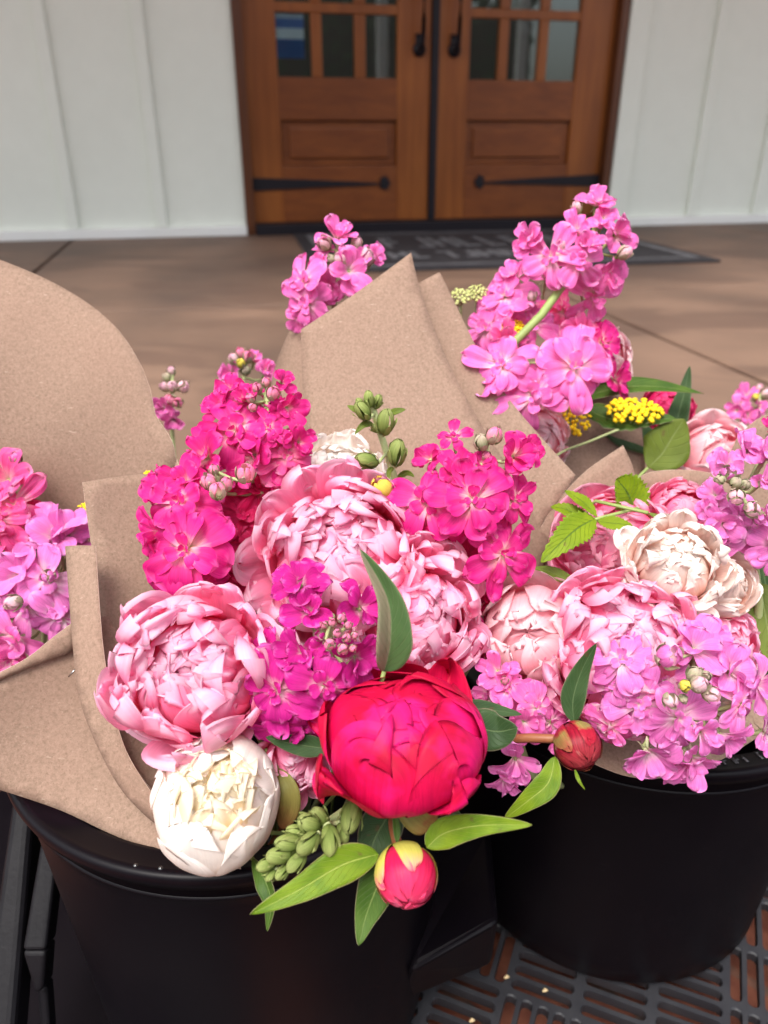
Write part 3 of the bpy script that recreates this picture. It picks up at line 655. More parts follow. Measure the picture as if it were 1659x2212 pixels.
# P3 right-hand bouquet papers
t = thing('kraft_paper_wrap', P(1300, 1300, .60), 'kraft paper wrap with a blunt peak behind the pleated lime leaves', 'wrapping paper', 'kraft paper wraps round the bouquets')
paper('peaked_layer', [(1140, 1190, 1), (1165, 1145), (1200, 1088), (1265, 1018), (1346, 962, 1), (1364, 1000), (1378, 1045), (1420, 1150, 1), (1400, 1350, 1), (1180, 1350, 1)],
      [(1140, 1190, .57), (1346, 962, .575), (1378, 1045, .565), (1250, 1150, .59), (1400, 1300, .58), (1180, 1300, .58)], t, .001, 10)
paper('curved_layer', [(1360, 1050, 1), (1388, 1026), (1430, 1016), (1500, 1016), (1560, 1028), (1620, 1050, 1), (1620, 1350, 1), (1380, 1350, 1)],
      [(1360, 1050, .59), (1500, 1016, .575), (1620, 1050, .58), (1500, 1250, .60), (1380, 1300, .6), (1620, 1300, .59)], t, .001, 11)
t = thing('kraft_paper_wrap', P(1280, 1100, .72), 'pale shaded kraft paper behind the thin yarrow stem', 'wrapping paper', 'kraft paper wraps round the bouquets')
paper('paper_sheet', [(1180, 900, 1), (1240, 860), (1310, 850), (1370, 880), (1390, 960), (1400, 1200, 1), (1180, 1200, 1)], [(1180, 900, .68), (1300, 850, .70), (1390, 960, .69), (1400, 1200, .68), (1180, 1200, .66), (1290, 1050, .70)], t, .001, 12)
t = thing('kraft_paper_wrap', P(1660, 1300, .60), 'kraft paper edge at the far right behind the lilac stock', 'wrapping paper', 'kraft paper wraps round the bouquets')
paper('paper_sheet', [(1575, 985, 1), (1590, 950), (1615, 922), (1650, 898), (1720, 880), (1900, 880, 1), (1900, 1300, 1), (1600, 1300, 1)], [(1585, 960, .60), (1660, 900, .60), (1900, 900, .55), (1900, 1300, .56), (1600, 1300, .6), (1700, 1100, .61)], t, .001, 13)
t = thing('kraft_paper_wrap', P(1450, 1650, .50), 'kraft paper just inside the right bucket rim under the lilac stock', 'wrapping paper', 'kraft paper wraps round the bouquets')
paper('paper_sheet', [(1180, 1560, 1), (1300, 1400, 1), (1800, 1380, 1), (1800, 1520, 1), (1660, 1580), (1560, 1640), (1460, 1676), (1360, 1678), (1260, 1640, 1)],
      [(1200, 1560, .50), (1300, 1400, .55), (1800, 1380, .57), (1800, 1520, .54), (1500, 1660, .495), (1350, 1670, .49), (1500, 1500, .53)], t, .0008, 14)

# ------------------------------------------------------------------ petals
def lin(n): return np.linspace(0, 1, n)
def wshape(v, p=5.0, q=.9, claw=.12): return (claw + (1 - claw) * v ** q) * np.sqrt(np.clip(1 - v ** p, 0, 1))
def flat_petal(L, W, rng, a0=.2, a1=.5, cup=.15, ruf=.06, nu=9, nv=10, p=5.0, q=.9, notch=.0, curl=0.0, claw=.12):
    """petal lying from the origin along +Y, face up +Z"""
    u = np.linspace(-1, 1, nu); t = lin(nv); v = 1 - (1 - t) ** 1.9
    U, Vv = np.meshgrid(u, v)
    wv = wshape(v, p, q, claw)
    ang = a0 - a1 * v + curl * v ** 4
    y = np.concatenate([[0], np.cumsum(np.cos((ang[1:] + ang[:-1]) / 2) * np.diff(v))]) * L
    z = np.concatenate([[0], np.cumsum(np.sin((ang[1:] + ang[:-1]) / 2) * np.diff(v))]) * L
    X = wv[:, None] * U * W; Yb = y[:, None] + 0 * U; Z = z[:, None] + cup * W * (wv[:, None] * U) ** 2
    f = rng.uniform(2.2, 4.4, 3); ph = rng.uniform(0, 6.28, 6)
    rip = np.sin(f[0] * U + ph[0] + 1.5 * Vv) * .6 + np.sin(f[1] * 1.7 * U + ph[1]) * .4 + np.sin(5 * Vv + ph[2] + U) * .35
    amp = ruf * L * (Vv ** 2.0) * (.45 + .55 * np.abs(U))
    Z = Z + amp * rip
    Yb = Yb + L * (Vv ** 3) * (.045 * np.sin(6.5 * U + ph[3]) + .03 * np.sin(11 * U + ph[4]) - notch * np.exp(-(U * 3.2) ** 2))
    X = X + amp * .4 * np.sin(6 * Vv + ph[5])
    # midrib crease
    Z = Z - .07 * L * np.exp(-(U * 4) ** 2) * (1 - Vv ** 2) + .022 * L * np.sin(9 * U + ph[1]) * np.sin(math.pi * Vv)
    V = np.stack([X, Yb, Z], -1).reshape(-1, 3)
    return V, grid_faces(nu, nv), np.stack([U.ravel() * .5 + .5, Vv.ravel()], 1)
def rz(a): c, s = math.cos(a), math.sin(a); return np.array([[c, -s, 0], [s, c, 0], [0, 0, 1.]])
def rx(a): c, s = math.cos(a), math.sin(a); return np.array([[1, 0, 0], [0, c, -s], [0, s, c]])
def shell_petal(rho, th0, dth, phi0, phi1, flare, ruf, rng, nu=13, nv=14, sq=1.0, fold=0.0, lob=.05, fstart=.66, p=4.0):
    """petal lying on a sphere round the origin, from polar angle phi0 (base) to phi1 (tip); the bloom's axis is +Z"""
    u = np.linspace(-1, 1, nu); t = lin(nv); v = 1 - (1 - t) ** 1.9
    U, Vv = np.meshgrid(u, v); w_ = wshape(v, p, .55, .25)[:, None]
    ph = rng.uniform(0, 6.28, 8); f = rng.uniform(2.5, 4.2, 3)
    edge = Vv ** 3
    phi = phi0 + (phi1 - phi0) * Vv * (1 + edge * (lob * np.sin(f[0] * 1.6 * U + ph[0]) + lob * .6 * np.sin(8.5 * U + ph[1]) + lob * .35 * np.sin(14 * U + ph[6])))
    phi = phi + (1 - np.cos(U * 1.1)) * .10 * (Vv ** 2)
    lam = dth * w_ * U + .10 * np.sin(3 * Vv + ph[2])
    m = np.stack([np.sin(phi), 0 * phi, np.cos(phi)], -1); e = np.array([0, 1., 0])
    d = np.cos(lam)[..., None] * m + np.sin(lam)[..., None] * e
    s = np.clip((Vv - fstart) / (1 - fstart), 0, 1)
    rip = np.sin(f[1] * 1.5 * U + ph[3] + 2 * Vv) * .5 + np.sin(f[2] * 2.4 * U + ph[4] + Vv) * .42 + np.sin(7 * Vv + 2 * U + ph[5]) * .22 + np.sin(13 * U + ph[7]) * .16 * Vv ** 3
    r = rho * (1 + flare * s ** 1.6 + ruf * rip * (Vv ** 2.2) * (.5 + .6 * np.abs(U)) + fold * (np.abs(U) ** 3) * Vv)
    Pp = d * r[..., None]; Pp[..., 2] *= sq
    V = Pp.reshape(-1, 3) @ rz(th0).T
    return V, grid_faces(nu, nv), np.stack([U.ravel() * .5 + .5, Vv.ravel()], 1)

def crumple(rng, R, amp, freqs=(3.0, 7.5)):
    K = [(rng.normal(size=3), rng.normal(size=3), rng.uniform(0, 6.28)) for _ in range(10)]
    K = [(k / np.linalg.norm(k), d_ / np.linalg.norm(d_), p, freqs[0] + (freqs[1] - freqs[0]) * i / 9) for i, (k, d_, p) in enumerate(K)]
    def f(V):
        Q = V / R; o = np.zeros_like(V)
        for k, d_, p, fr in K: o += np.sin(Q @ (k * fr) + p)[:, None] * d_ * (amp * R * 3.0 / fr / 1.8)
        return V + o
    return f
STEMN = [0]
def root_pos(bucket, x_bias=0.0):
    b = LB if bucket == 'L' else RB
    if bucket == 'L' or bucket == 'R':
        a = STEMN[0] * 2.4; STEMN[0] += 1; r = .012 + .05 * ((STEMN[0] * .37) % 1)
        return Vector((b[0] + r * math.cos(a), b[1] + r * math.sin(a), CRZ + .02))
    a = STEMN[0] * 2.4; STEMN[0] += 1
    return Vector((bucket[0], bucket[1], bucket[2]))
def stem_curve(a, b, bend_dir, n=10):
    """from the bloom at a (leaving along bend_dir) to the foot b"""
    a = Vector(a); b = Vector(b); L = (b - a).length; c1 = a + Vector(bend_dir) * L * .3; c2 = b + Vector((0, 0, 1)) * L * .35; out = []
    for i in range(n + 1):
        t = i / n; out.append(((1 - t) ** 3) * a + 3 * t * (1 - t) ** 2 * c1 + 3 * t * t * (1 - t) * c2 + t ** 3 * b)
    return out

def peony(label, x, y, d, rpx, axis, petals, mat='peony', bucket='L', seed=0, cat='peony', group='peonies in the bouquets', stem=True, sq=.9, name='peony', core=None, coremat=None, crum=.035, cfreq=(3.0, 9.0)):
    """petals: list of dict rows (count, rho, phi1, dth, flare, ruf, mat, ...) from inside to outside"""
    rng = np.random.default_rng(seed); R = rpx * d / FPX; c = P(x, y, d); ax = D(*axis)
    rt = root_pos(bucket); t = thing(name, rt, label, cat, group); Mx = basis(ax)
    ga = 0.0; cr_ = crumple(np.random.default_rng(seed + 900), R, crum, cfreq)
    for row in petals:
        n = row['n']
        for k in range(n):
            if row.get('ring'): th = 2 * math.pi * (k + rng.uniform(-.18, .18)) / n + row.get('th', 0)
            else: ga += 2.39996; th = ga + rng.uniform(-.3, .3)
            tt = k / max(1, n - 1)
            lerp = lambda key, dflt: (lambda q: q if not hasattr(q, '__len__') else q[0] + (q[1] - q[0]) * tt)(row.get(key, dflt))
            jr = row.get('jit', 1.0)
            V, F, UV = shell_petal(R * lerp('rho', 1.0) * (1 + jr * rng.uniform(-.014, .014)), th, math.radians(lerp('dth', 35)) * (1 + rng.uniform(-.15, .15)),
                                   math.radians(lerp('phi0', 150)), math.radians(lerp('phi1', 40) + jr * rng.uniform(-7, 7)), lerp('flare', .1) * (1 + jr * rng.uniform(-.6, .8)),
                                   lerp('ruf', .06), rng, nu=row.get('nu', 13), nv=row.get('nv', 13), sq=sq, fold=lerp('fold', 0.0), lob=lerp('lob', .05), fstart=row.get('fstart', .66), p=row.get('p', 4.0))
            tl = jr * .10
            V = cr_(V @ rx(rng.uniform(-tl, tl)).T)
            V = V @ Mx.T + np.array(c)
            mb = MB(); mb.add(V, F, UV); mb.build(row.get('part', 'petal'), M[row.get('mat', mat)], t)
    # ruffled heart that fills the middle of the bloom
    if core != 0:
        kk = core or .60; mb = MB(); pr = [(math.sin(a_) , math.cos(a_)) for a_ in np.linspace(.03, 3.1, 26)]; mb.lathe(pr, 40); V = mb.v[0]
        an = np.arctan2(V[:, 1], V[:, 0]); zz = V[:, 2]
        V = V * (kk * R * (1 + .10 * np.sin(9 * an + 7 * zz) + .07 * np.sin(17 * an - 11 * zz)))[:, None]; V[:, 2] *= sq
        mb.v[0] = V @ Mx.T + np.array(c); mb.uv[0] = np.stack([an / 6.3 + .5, .45 + .3 * np.abs(np.sin(5 * an + 3 * zz))], 1); mb.build('heart', M[coremat or mat], t)
    # green calyx + stem
    mb = MB(); mb.lathe([(R * .02, -R * .98 * sq), (R * .3, -R * .93 * sq), (R * .42, -R * .86 * sq)], 16)
    V = mb.v[0] @ Mx.T + np.array(c); mb.v[0] = V; mb.build('calyx', M['sepal'], t)
    if stem:
        a = Vector(c) - ax * R * .95 * sq; pts = stem_curve(a, rt, -ax)
        mb = MB(); mb.tube(pts, .0028, 8); mb.build('stem', M['stem'], t)
    return t

# full double peony: dense ruffled petals with tips all over the ball
def full(nin=26, nout=34, guard=8, flare=.22, rin=.66):
    return [dict(n=int(nin * 1.2), rho=(rin, .80), phi1=(3, 32), phi0=100, dth=(20, 25), flare=(.08, flare), ruf=(.07, .08), lob=.08, nu=21, nv=13, p=8, jit=1.2, fstart=.5),
            dict(n=int(nout * 1.35), rho=(.80, .93), phi1=(28, 84), phi0=(110, 140), dth=(19, 24), flare=(flare, flare), ruf=.08, lob=.07, nu=21, nv=13, p=8, jit=1.6, fstart=.52),
            dict(n=guard, ring=1, rho=.98, phi1=84, phi0=160, dth=42, flare=.12, ruf=.05, fstart=.6, p=8, nu=17)]

def floret_mesh(mb, c, ax, R, rng, style='double', roll=None):
    Mx = basis(ax, rng.uniform(0, 6.28) if roll is None else roll); c = np.array(c)
    def ring(n, L, W, a0, a1, ruf, z, cup, jit=.22, **kw):
        th0 = rng.uniform(0, 6.28)
        for k in range(n):
            V, F, UV = flat_petal(L * rng.uniform(.78, 1.12), W * rng.uniform(.72, 1.12), rng, a0 + rng.uniform(-.3, .3), a1 + rng.uniform(-.35, .35), cup * rng.uniform(-.6, 1.8), ruf * rng.uniform(.6, 1.6), notch=rng.uniform(0, .08), curl=rng.uniform(-.9, .6), **kw)
            V = V @ rx(0).T; tw = rng.uniform(-.35, .35); cy, sy = math.cos(tw), math.sin(tw)
            V = np.stack([V[:, 0] * cy + V[:, 2] * sy, V[:, 1], V[:, 2] * cy - V[:, 0] * sy], 1)
            V = V @ rz(th0 + 2 * math.pi * k / n + rng.uniform(-jit, jit)).T
            V[:, 2] += z * R
            mb.add(V @ Mx.T + c, F, UV)
    if style == 'single':
        ring(5, R * 1.05, R * .54, .30, .7, .10, 0, .15, nu=11, nv=11); ring(4, R * .5, R * .26, .8, .8, .09, .03, .3, nu=7, nv=8); ring(3, R * .28, R * .14, 1.2, .3, .08, .05, .4, nu=5, nv=6)
    elif style == 'side':           # half-open, cup-like
        ring(5, R * 1.05, R * .52, 1.0, .95, .06, -.15, .5); ring(4, R * .8, R * .45, 1.25, .8, .07, -.1, .6)
    elif style == 'tight':
        ring(5, R * .95, R * .55, 1.35, 1.5, .05, -.25, .7); ring(3, R * .8, R * .4, 1.5, 1.4, .06, -.2, .8)
    else:
        ring(6, R * 1.05, R * .52, .10, .5, .10, -.04, .10, nu=11, nv=11); ring(5, R * .76, R * .40, .40, .7, .10, .01, .2)
        ring(3, R * .40, R * .22, .9, .8, .08, .04, .4, nu=7, nv=8); ring(3, R * .24, R * .13, 1.3, .9, .06, .05, .5, nu=5, nv=7)

def bud_parts(c, ax, R, rng, parent, mat='budtip', cal='woolly', L=1.25, open_=.2):
    Mx = basis(ax, rng.uniform(0, 6)); c = np.array(c); mb = MB()
    for k in range(4):
        V, F, UV = shell_petal(R * (.86 - .05 * k), k * 1.9 + rng.uniform(-.3, .3), .95, 2.9, .08 + open_ * rng.uniform(0, 1), .03, .03, rng, nu=8, nv=9, sq=L)
        mb.add(V @ Mx.T + c, F, UV)
    b = mb.build('bud', M[mat], parent)
    mb = MB()
    for k in range(4):
        V, F, UV = shell_petal(R * .93, k * math.pi / 2 + rng.uniform(-.1, .1), .62, 3.0, rng.uniform(.9, 1.25), .12, .02, rng, nu=7, nv=8, sq=L, p=2.5)
        mb.add(V @ Mx.T + c, F, UV)
    o = mb.build('calyx', M[cal], None); 
    me = o.data; off = base_of(parent); me.transform(Matrix.Translation(-off)); o.parent = b
    return b

def stock(label, stem_px, florets, buds, mat='hot', bucket='L', seed=0, cat='stock flower', group='stock flower spikes in the bouquets', stemmat='palestem', srad=.0028, budmat='budtip', name='stock_flower', foot=True):
    rng = np.random.default_rng(seed); rt = root_pos(bucket); t = thing(name, rt, label, cat, group)
    sp_ = [P(*q) for q in stem_px]
    pts = list(sp_)
    if foot:
        dirn = (sp_[0] - sp_[1]).normalized() if len(sp_) > 1 else Vector((0, 0, -1))
        low = stem_curve(sp_[0], rt, dirn, 8); pts = low[::-1] + sp_[1:]
    mb = MB(); mm = len(pts); mb.tube(pts, [srad * (1.0 if i < mm - 2 else .75) for i in range(mm)], 9)
    sp_np = np.array([tuple(p) for p in pts])
    def nearest(p, back):
        # a point on the stem a little lower than p
        best = None
        for i in range(len(sp_np) - 1):
            for s in np.linspace(0, 1, 6):
                q = sp_np[i] * (1 - s) + sp_np[i + 1] * s; dd = np.linalg.norm(q - back)
                if best is None or dd < best[0]: best = (dd, q)
        return best[1]
    for fl in florets:
        x, y, d, r, axv = fl[:5]; r = r * (1.15 if r < 80 else 1.03); style = fl[5] if len(fl) > 5 else 'double'; fm = fl[6] if len(fl) > 6 else mat
        c = P(x, y, d); R = r * d / FPX; ax = D(*axv)
        back = np.array(c - ax * R * .7 - AU * R * .4); q = nearest(None, back)
        b0 = np.array(c) - np.array(ax) * R * .04
        if np.linalg.norm(q - b0) < R * 4.0:
            mb.tube([q, (q + back) / 2 - np.array(AU) * R * .1, back, b0], [.0011, .0011, .0014, .0017], 6)
        fb = MB(); floret_mesh(fb, c, ax, R, rng, style)
        f = fb.build('floret', M[fm], t)
        # calyx behind the floret
        cb = MB(); Mx = basis(ax)
        for k in range(4):
            V, F, UV = flat_petal(R * .42, R * .07, rng, -1.05, -.1, 0, .02, nu=4, nv=5, p=2.2); V = V @ rz(k * 1.57).T; V[:, 2] -= R * .05
            cb.add(V @ Mx.T + np.array(c), F, UV)
        co = cb.build('calyx', M['woolly'], None); co.data.transform(Matrix.Translation(-base_of(t))); co.parent = f
    for bd in buds:
        x, y, d, r, axv = bd[:5]; bm = bd[5] if len(bd) > 5 else budmat; op = bd[6] if len(bd) > 6 else .3; cm = bd[7] if len(bd) > 7 else 'woolly'
        c = P(x, y, d); R = r * d / FPX; ax = D(*axv)
        bud_parts(c, ax, R, rng, t, bm, cal=cm, open_=op)
        back = np.array(c - ax * R * 1.15); q = nearest(None, back)
        if np.linalg.norm(q - back) < R * 7: mb.tube([q, (q + back) / 2 - np.array(AU) * R * .15, back], [.0010, .0010, .0013], 6)
    mb.build('stem', M[stemmat], t)
    return t

def leaf_into(parent, pts, wpx, mat='leaf_mid', arch=.0, fold=.25, twist=0.0, peak=.38, nv=22, nu=9, serr=0.0, pleat=0.0, wave=.03, seed=0, name='leaf', face=None, tip=1.4, faceb=None):
    """leaf along the pixel/depth points; wpx = half width in view pixels"""
    rng = np.random.default_rng(seed); K = [np.array(P(*p)) for p in pts]
    ts = np.linspace(0, 1, nv); seg = len(K) - 1
    def cat(t):
        s = min(int(t * seg), seg - 1); f = t * seg - s; p0 = K[max(s - 1, 0)]; p1 = K[s]; p2 = K[s + 1]; p3 = K[min(s + 2, seg)]
        return .5 * (2 * p1 + (p2 - p0) * f + (2 * p0 - 5 * p1 + 4 * p2 - p3) * f * f + (3 * p1 - p0 - 3 * p2 + p3) * f ** 3)
    C = np.array([cat(t) for t in ts]); W = wpx * np.mean([p[2] for p in pts]) / FPX
    nrm = np.array(D(*(face or (0, .25)))); nb = np.array(D(*faceb)) if faceb else nrm
    V = []; UV = []; ph = rng.uniform(0, 6, 3)
    us = np.linspace(-1, 1, nu)
    for i, t in enumerate(ts):
        tg = C[min(i + 1, nv - 1)] - C[max(i - 1, 0)]; tg /= np.linalg.norm(tg)
        nn = nrm * (1 - t) + nb * t; side = np.cross(tg, nn); side /= np.linalg.norm(side); up = np.cross(side, tg)
        a = twist * t; side, up = side * math.cos(a) + up * math.sin(a), up * math.cos(a) - side * math.sin(a)
        # width profile peaks at 'peak'
        if t < peak: w_ = math.sin(t / peak * math.pi / 2) ** .8
        else: w_ = max(0.0, 1 - ((t - peak) / (1 - peak)) ** tip) ** .9
        for u in us:
            ss = 1 + serr * (abs(((t * 13 + .1 * abs(u)) % 1) - .0) - .5) * abs(u) ** 4
            h = fold * abs(u) * w_ + arch * math.sin(math.pi * t) * (1 - u * u * .3) + wave * math.sin(9 * t + ph[0] + 1.5 * u) * u * u
            if pleat: h += pleat * abs(((t * 10 - abs(u) * 3.2) % 1) - .5)
            V.append(C[i] + side * u * W * w_ * ss + up * W * h); UV.append((u * .5 + .5, t))
    mb = MB(); mb.add(V, grid_faces(nu, nv), UV)
    o = mb.build(name, M[mat], parent); s = o.modifiers.new('solid', 'SOLIDIFY'); s.thickness = .0003; return o

def free_leaf(label, pts, wpx, mat, bucket='L', group='green leaves among the flowers', name='leaf_sprig', stemmat='stem', foot=True, **kw):
    rt = root_pos(bucket); t = thing(name, rt, label, 'leaf', group)
    leaf_into(t, pts, wpx, mat, **kw)
    a, b = P(*pts[0]), P(*pts[1]); mb = MB(); mb.tube(stem_curve(a, rt, (a - b).normalized(), 9), .0012, 6); mb.build('stem', M[stemmat], t)
    return t

# ------------------------------------------------------------------ bouquets: peonies
X_ = dict
peony('large light pink double peony at left inside the paper wrap', 426, 1450, .425, 158, (-.15, .30),
      [X_(n=20, rho=(.66, .80), phi1=(4, 28), phi0=100, dth=(22, 28), flare=.14, ruf=.10, lob=.08, nu=19, nv=15, p=8, fstart=.5),
       X_(n=24, rho=(.78, .90), phi1=(22, 52), phi0=(110, 130), dth=(23, 28), flare=.20, ruf=.11, lob=.08, jit=1.8, nu=19, nv=15, p=8, fstart=.5),
       X_(n=20, rho=(.88, .97), phi1=(46, 80), phi0=150, dth=(24, 30), flare=.20, ruf=.10, lob=.07, jit=2.0, nu=19, nv=15, p=8, fstart=.52),
       X_(n=7, ring=1, rho=1.0, phi1=86, phi0=160, dth=38, flare=.12, ruf=.06, jit=1.2, nu=17, nv=16, p=8)], 'peony', 'L', 11, crum=.05)
peony('very large light pink double peony in the middle behind the upright leaf', 742, 1216, .495, 170, (-.05, .35), full(32, 46, 9, .22), 'peony', 'L', 12)
peony('light pink frilled peony right of the upright leaf', 893, 1338, .480, 142, (.45, .2), full(26, 38, 7, .24), 'peony', 'L', 13)
peony('glossy crimson magenta peony half open, in front at the centre', 872, 1588, .385, 170, (-.05, 1.0, .5),
      [X_(n=3, ring=1, rho=.86, phi1=3, phi0=150, dth=66, flare=.0, ruf=.015, fstart=.9, nu=19, nv=20, p=5),
       X_(n=4, ring=1, th=.5, rho=.91, phi1=12, phi0=160, dth=58, flare=.0, ruf=.03, lob=.06, nu=23, nv=20, jit=1.0, p=6),
       X_(n=5, ring=1, th=1.0, rho=.97, phi1=32, phi0=168, dth=48, flare=.012, ruf=.034, lob=.07, nu=23, nv=20, jit=2.2, p=6, fold=.02),
       X_(n=5, ring=1, th=.35, rho=1.03, phi1=60, phi0=172, dth=42, flare=.05, ruf=.045, lob=.10, nu=23, nv=20, jit=2.6, p=6),
       X_(n=4, ring=1, th=.9, rho=1.06, phi1=86, phi0=174, dth=30, flare=.13, ruf=.055, lob=.12, nu=19, nv=18, jit=2, p=6)], 'red', 'L', 14, sq=.75, crum=.075, cfreq=(1.6, 6.5))
peony('creamy white cupped peony at lower left in front of the paper', 466, 1730, .405, 131, (.22, .62),
      [X_(n=36, rho=(.66, .84), phi1=(3, 34), phi0=85, dth=(24, 30), flare=.20, ruf=.12, lob=.06, fstart=.4, mat='cream', nu=17, nv=14, part='inner_petal', jit=2, p=7),
       X_(n=5, ring=1, rho=.93, phi1=30, phi0=160, dth=48, flare=-.01, ruf=.035, nu=21, nv=18, jit=1.8, p=6),
       X_(n=5, ring=1, th=.7, rho=1.0, phi1=42, phi0=165, dth=46, flare=.015, ruf=.035, nu=21, nv=18, jit=2, p=6),
       X_(n=5, ring=1, th=.2, rho=1.035, phi1=54, phi0=168, dth=38, flare=.015, ruf=.03, nu=21, nv=18, jit=1.4, p=6)], 'white', 'L', 15, sq=.92, coremat='cream', crum=.045, cfreq=(1.6, 8))
peony('white ruffled peony peeping over the top of the middle pink peony', 728, 1040, .56, 98, (0, .9), full(16, 22, 7), 'white', 'L', 16)
peony('small dusky pink peony half hidden between the white and the crimson peonies', 632, 1650, .43, 74, (.1, -.2), full(10, 16, 6, .25), 'peony', 'L', 17)
# right bucket
peony('medium pink peony beneath the pleated lime leaves', 1318, 1175, .54, 118, (-.25, .35), full(16, 22, 8, .08), 'peony_mid', 'R', 18)
peony('rose pink peony behind the paler one, top of the right bouquet', 1470, 1120, .57, 88, (.0, .8), full(12, 18, 7, .1), 'peony_mid', 'R', 19)
peony('large creamy white ruffled peony in the right bouquet', 1458, 1222, .48, 98, (-.1, .45), full(20, 26, 8, .28), 'peach', 'R', 20)
peony('peach centred garden rose right of the creamy peony', 1566, 1264, .49, 72, (.35, .25),
      [X_(n=22, rho=(.3, .9), phi1=(10, 55), phi0=120, dth=(40, 46), flare=.0, ruf=.05, lob=.05, jit=.8),
       X_(n=8, ring=1, rho=.98, phi1=58, phi0=150, dth=48, flare=.06, ruf=.04), X_(n=7, ring=1, rho=1.02, phi1=84, phi0=160, dth=48, flare=.04, ruf=.04)], 'peach', 'R', 21, cat='rose', group='roses in the bouquets', name='garden_rose')
peony('wide ruffled pink peony in the middle of the right bouquet', 1345, 1405, .47, 165, (-.1, .60), full(28, 38, 9, .18), 'peony', 'R', 22)
peony('palest pink peony at the left side of the right bouquet', 1148, 1372, .49, 118, (-.35, .25),
      [X_(n=8, rho=(.7, .85), phi1=(10, 30), phi0=130, dth=44, flare=.05, ruf=.05), X_(n=9, rho=(.86, .98), phi1=(30, 66), phi0=150, dth=44, flare=.08, ruf=.05),
       X_(n=7, ring=1, rho=1.03, phi1=82, phi0=160, dth=46, flare=.10, ruf=.04)], 'peony_pale', 'R', 23)
peony('pink peony petals showing low right behind the lilac stock', 1560, 1390, .50, 92, (.5, .1), full(10, 16, 7, .1), 'peony', 'R', 24)
# behind
BK = (.12, .80, CRZ + .02)
peony('pale pink peony peeping out beyond the slanted paper edge', 1165, 945, .655, 68, (.4, .2), full(10, 16, 7, .1), 'peony_pale', BK, 25)
peony('pink and white peony behind the leaning pink stock', 1290, 770, .70, 78, (.3, .3), full(14, 20, 7, .14), 'peony_pale', BK, 26)
peony('pale pink open peony far right beyond the green leaf', 1540, 985, .68, 84, (-.1, .5),
      [X_(n=8, rho=(.7, .9), phi1=(10, 40), phi0=130, dth=46, flare=.1, ruf=.06), X_(n=8, ring=1, rho=1.0, phi1=66, phi0=150, dth=46, flare=.14, ruf=.06)], 'peony_pale', BK, 27)
peony('crimson rose mostly hidden behind the yellow yarrow', 1445, 885, .76, 58, (.1, .3), full(8, 12, 6, .05), 'crimson', BK, 28, cat='rose', group='roses in the bouquets', name='garden_rose')

# ------------------------------------------------------------------ stock flowers
stock('tall hot pink stock spike leaning over the left peony, buds at its tip', [(600, 1250, .53), (600, 1060, .52), (585, 930, .515), (575, 850, .51)],
      [(510, 930, .505, 74, (-.25, .1), 'single'), (580, 925, .50, 46, (.3, .3)), (645, 955, .51, 42, (.6, .1), 'side'), (525, 865, .51, 42, (-.2, .7), 'side'), (590, 870, .515, 38, (.2, .5), 'tight'), (548, 985, .505, 58, (-.5, -.2), 'side'), (620, 985, .51, 62, (.35, .0), 'double', 'rose'), (628, 1015, .515, 55, (.5, -.2)), (480, 885, .515, 46, (-.5, .4), 'side'),
       (620, 880, .51, 48, (.7, -.3), 'side'), (500, 840, .515, 40, (-.4, .6), 'tight'), (610, 825, .51, 34, (.6, .5), 'tight'), (445, 985, .50, 62, (-.5, .5), 'side'), (440, 1030, .50, 56, (-.3, .2)), (560, 1060, .52, 72, (.2, .3), 'double', 'crimson'),
       (640, 1075, .52, 52, (.6, .2), 'double', 'crimson'), (530, 1110, .52, 76, (0, .3), 'double', 'crimson'), (575, 1190, .515, 78, (.3, .1), 'double', 'crimson'), (520, 1240, .51, 66, (.1, -.2), 'double', 'crimson'), (480, 1180, .515, 62, (0, .1), 'double', 'crimson')],
      [(541, 860, .50, 12, (-.3, .6)), (556, 838, .505, 13, (0, .8)), (590, 850, .50, 17, (.3, .7)), (575, 826, .51, 12, (.1, .9)), (545, 880, .50, 11, (-.1, .2))], 'hot', 'L', 41)
stock('wide hot pink stock at the left with woolly bud clusters', [(470, 1240, .50), (466, 1130, .485), (462, 1070, .48), (470, 1020, .475)],
      [(402, 1188, .455, 112, (-.15, .05)), (388, 1085, .47, 84, (-.35, .3)), (345, 1150, .48, 62, (-.8, 0), 'side'), (430, 1130, .47, 46, (.3, .1), 'double'), (400, 1040, .48, 58, (-.2, .6), 'side'), (350, 1050, .49, 48, (-.6, .5), 'side'), (350, 1235, .475, 60, (-.5, -.5)), (425, 1260, .48, 62, (.1, -.6))],
      [(452, 1040, .455, 20, (-.2, .8), 'budtip', .3), (470, 1060, .45, 21, (.05, 1.0)), (488, 1045, .46, 17, (.2, .9)), (530, 1022, .455, 24, (.35, .8), 'budtip', .5), (462, 1015, .46, 13, (0, .9))], 'hot', 'L', 42)
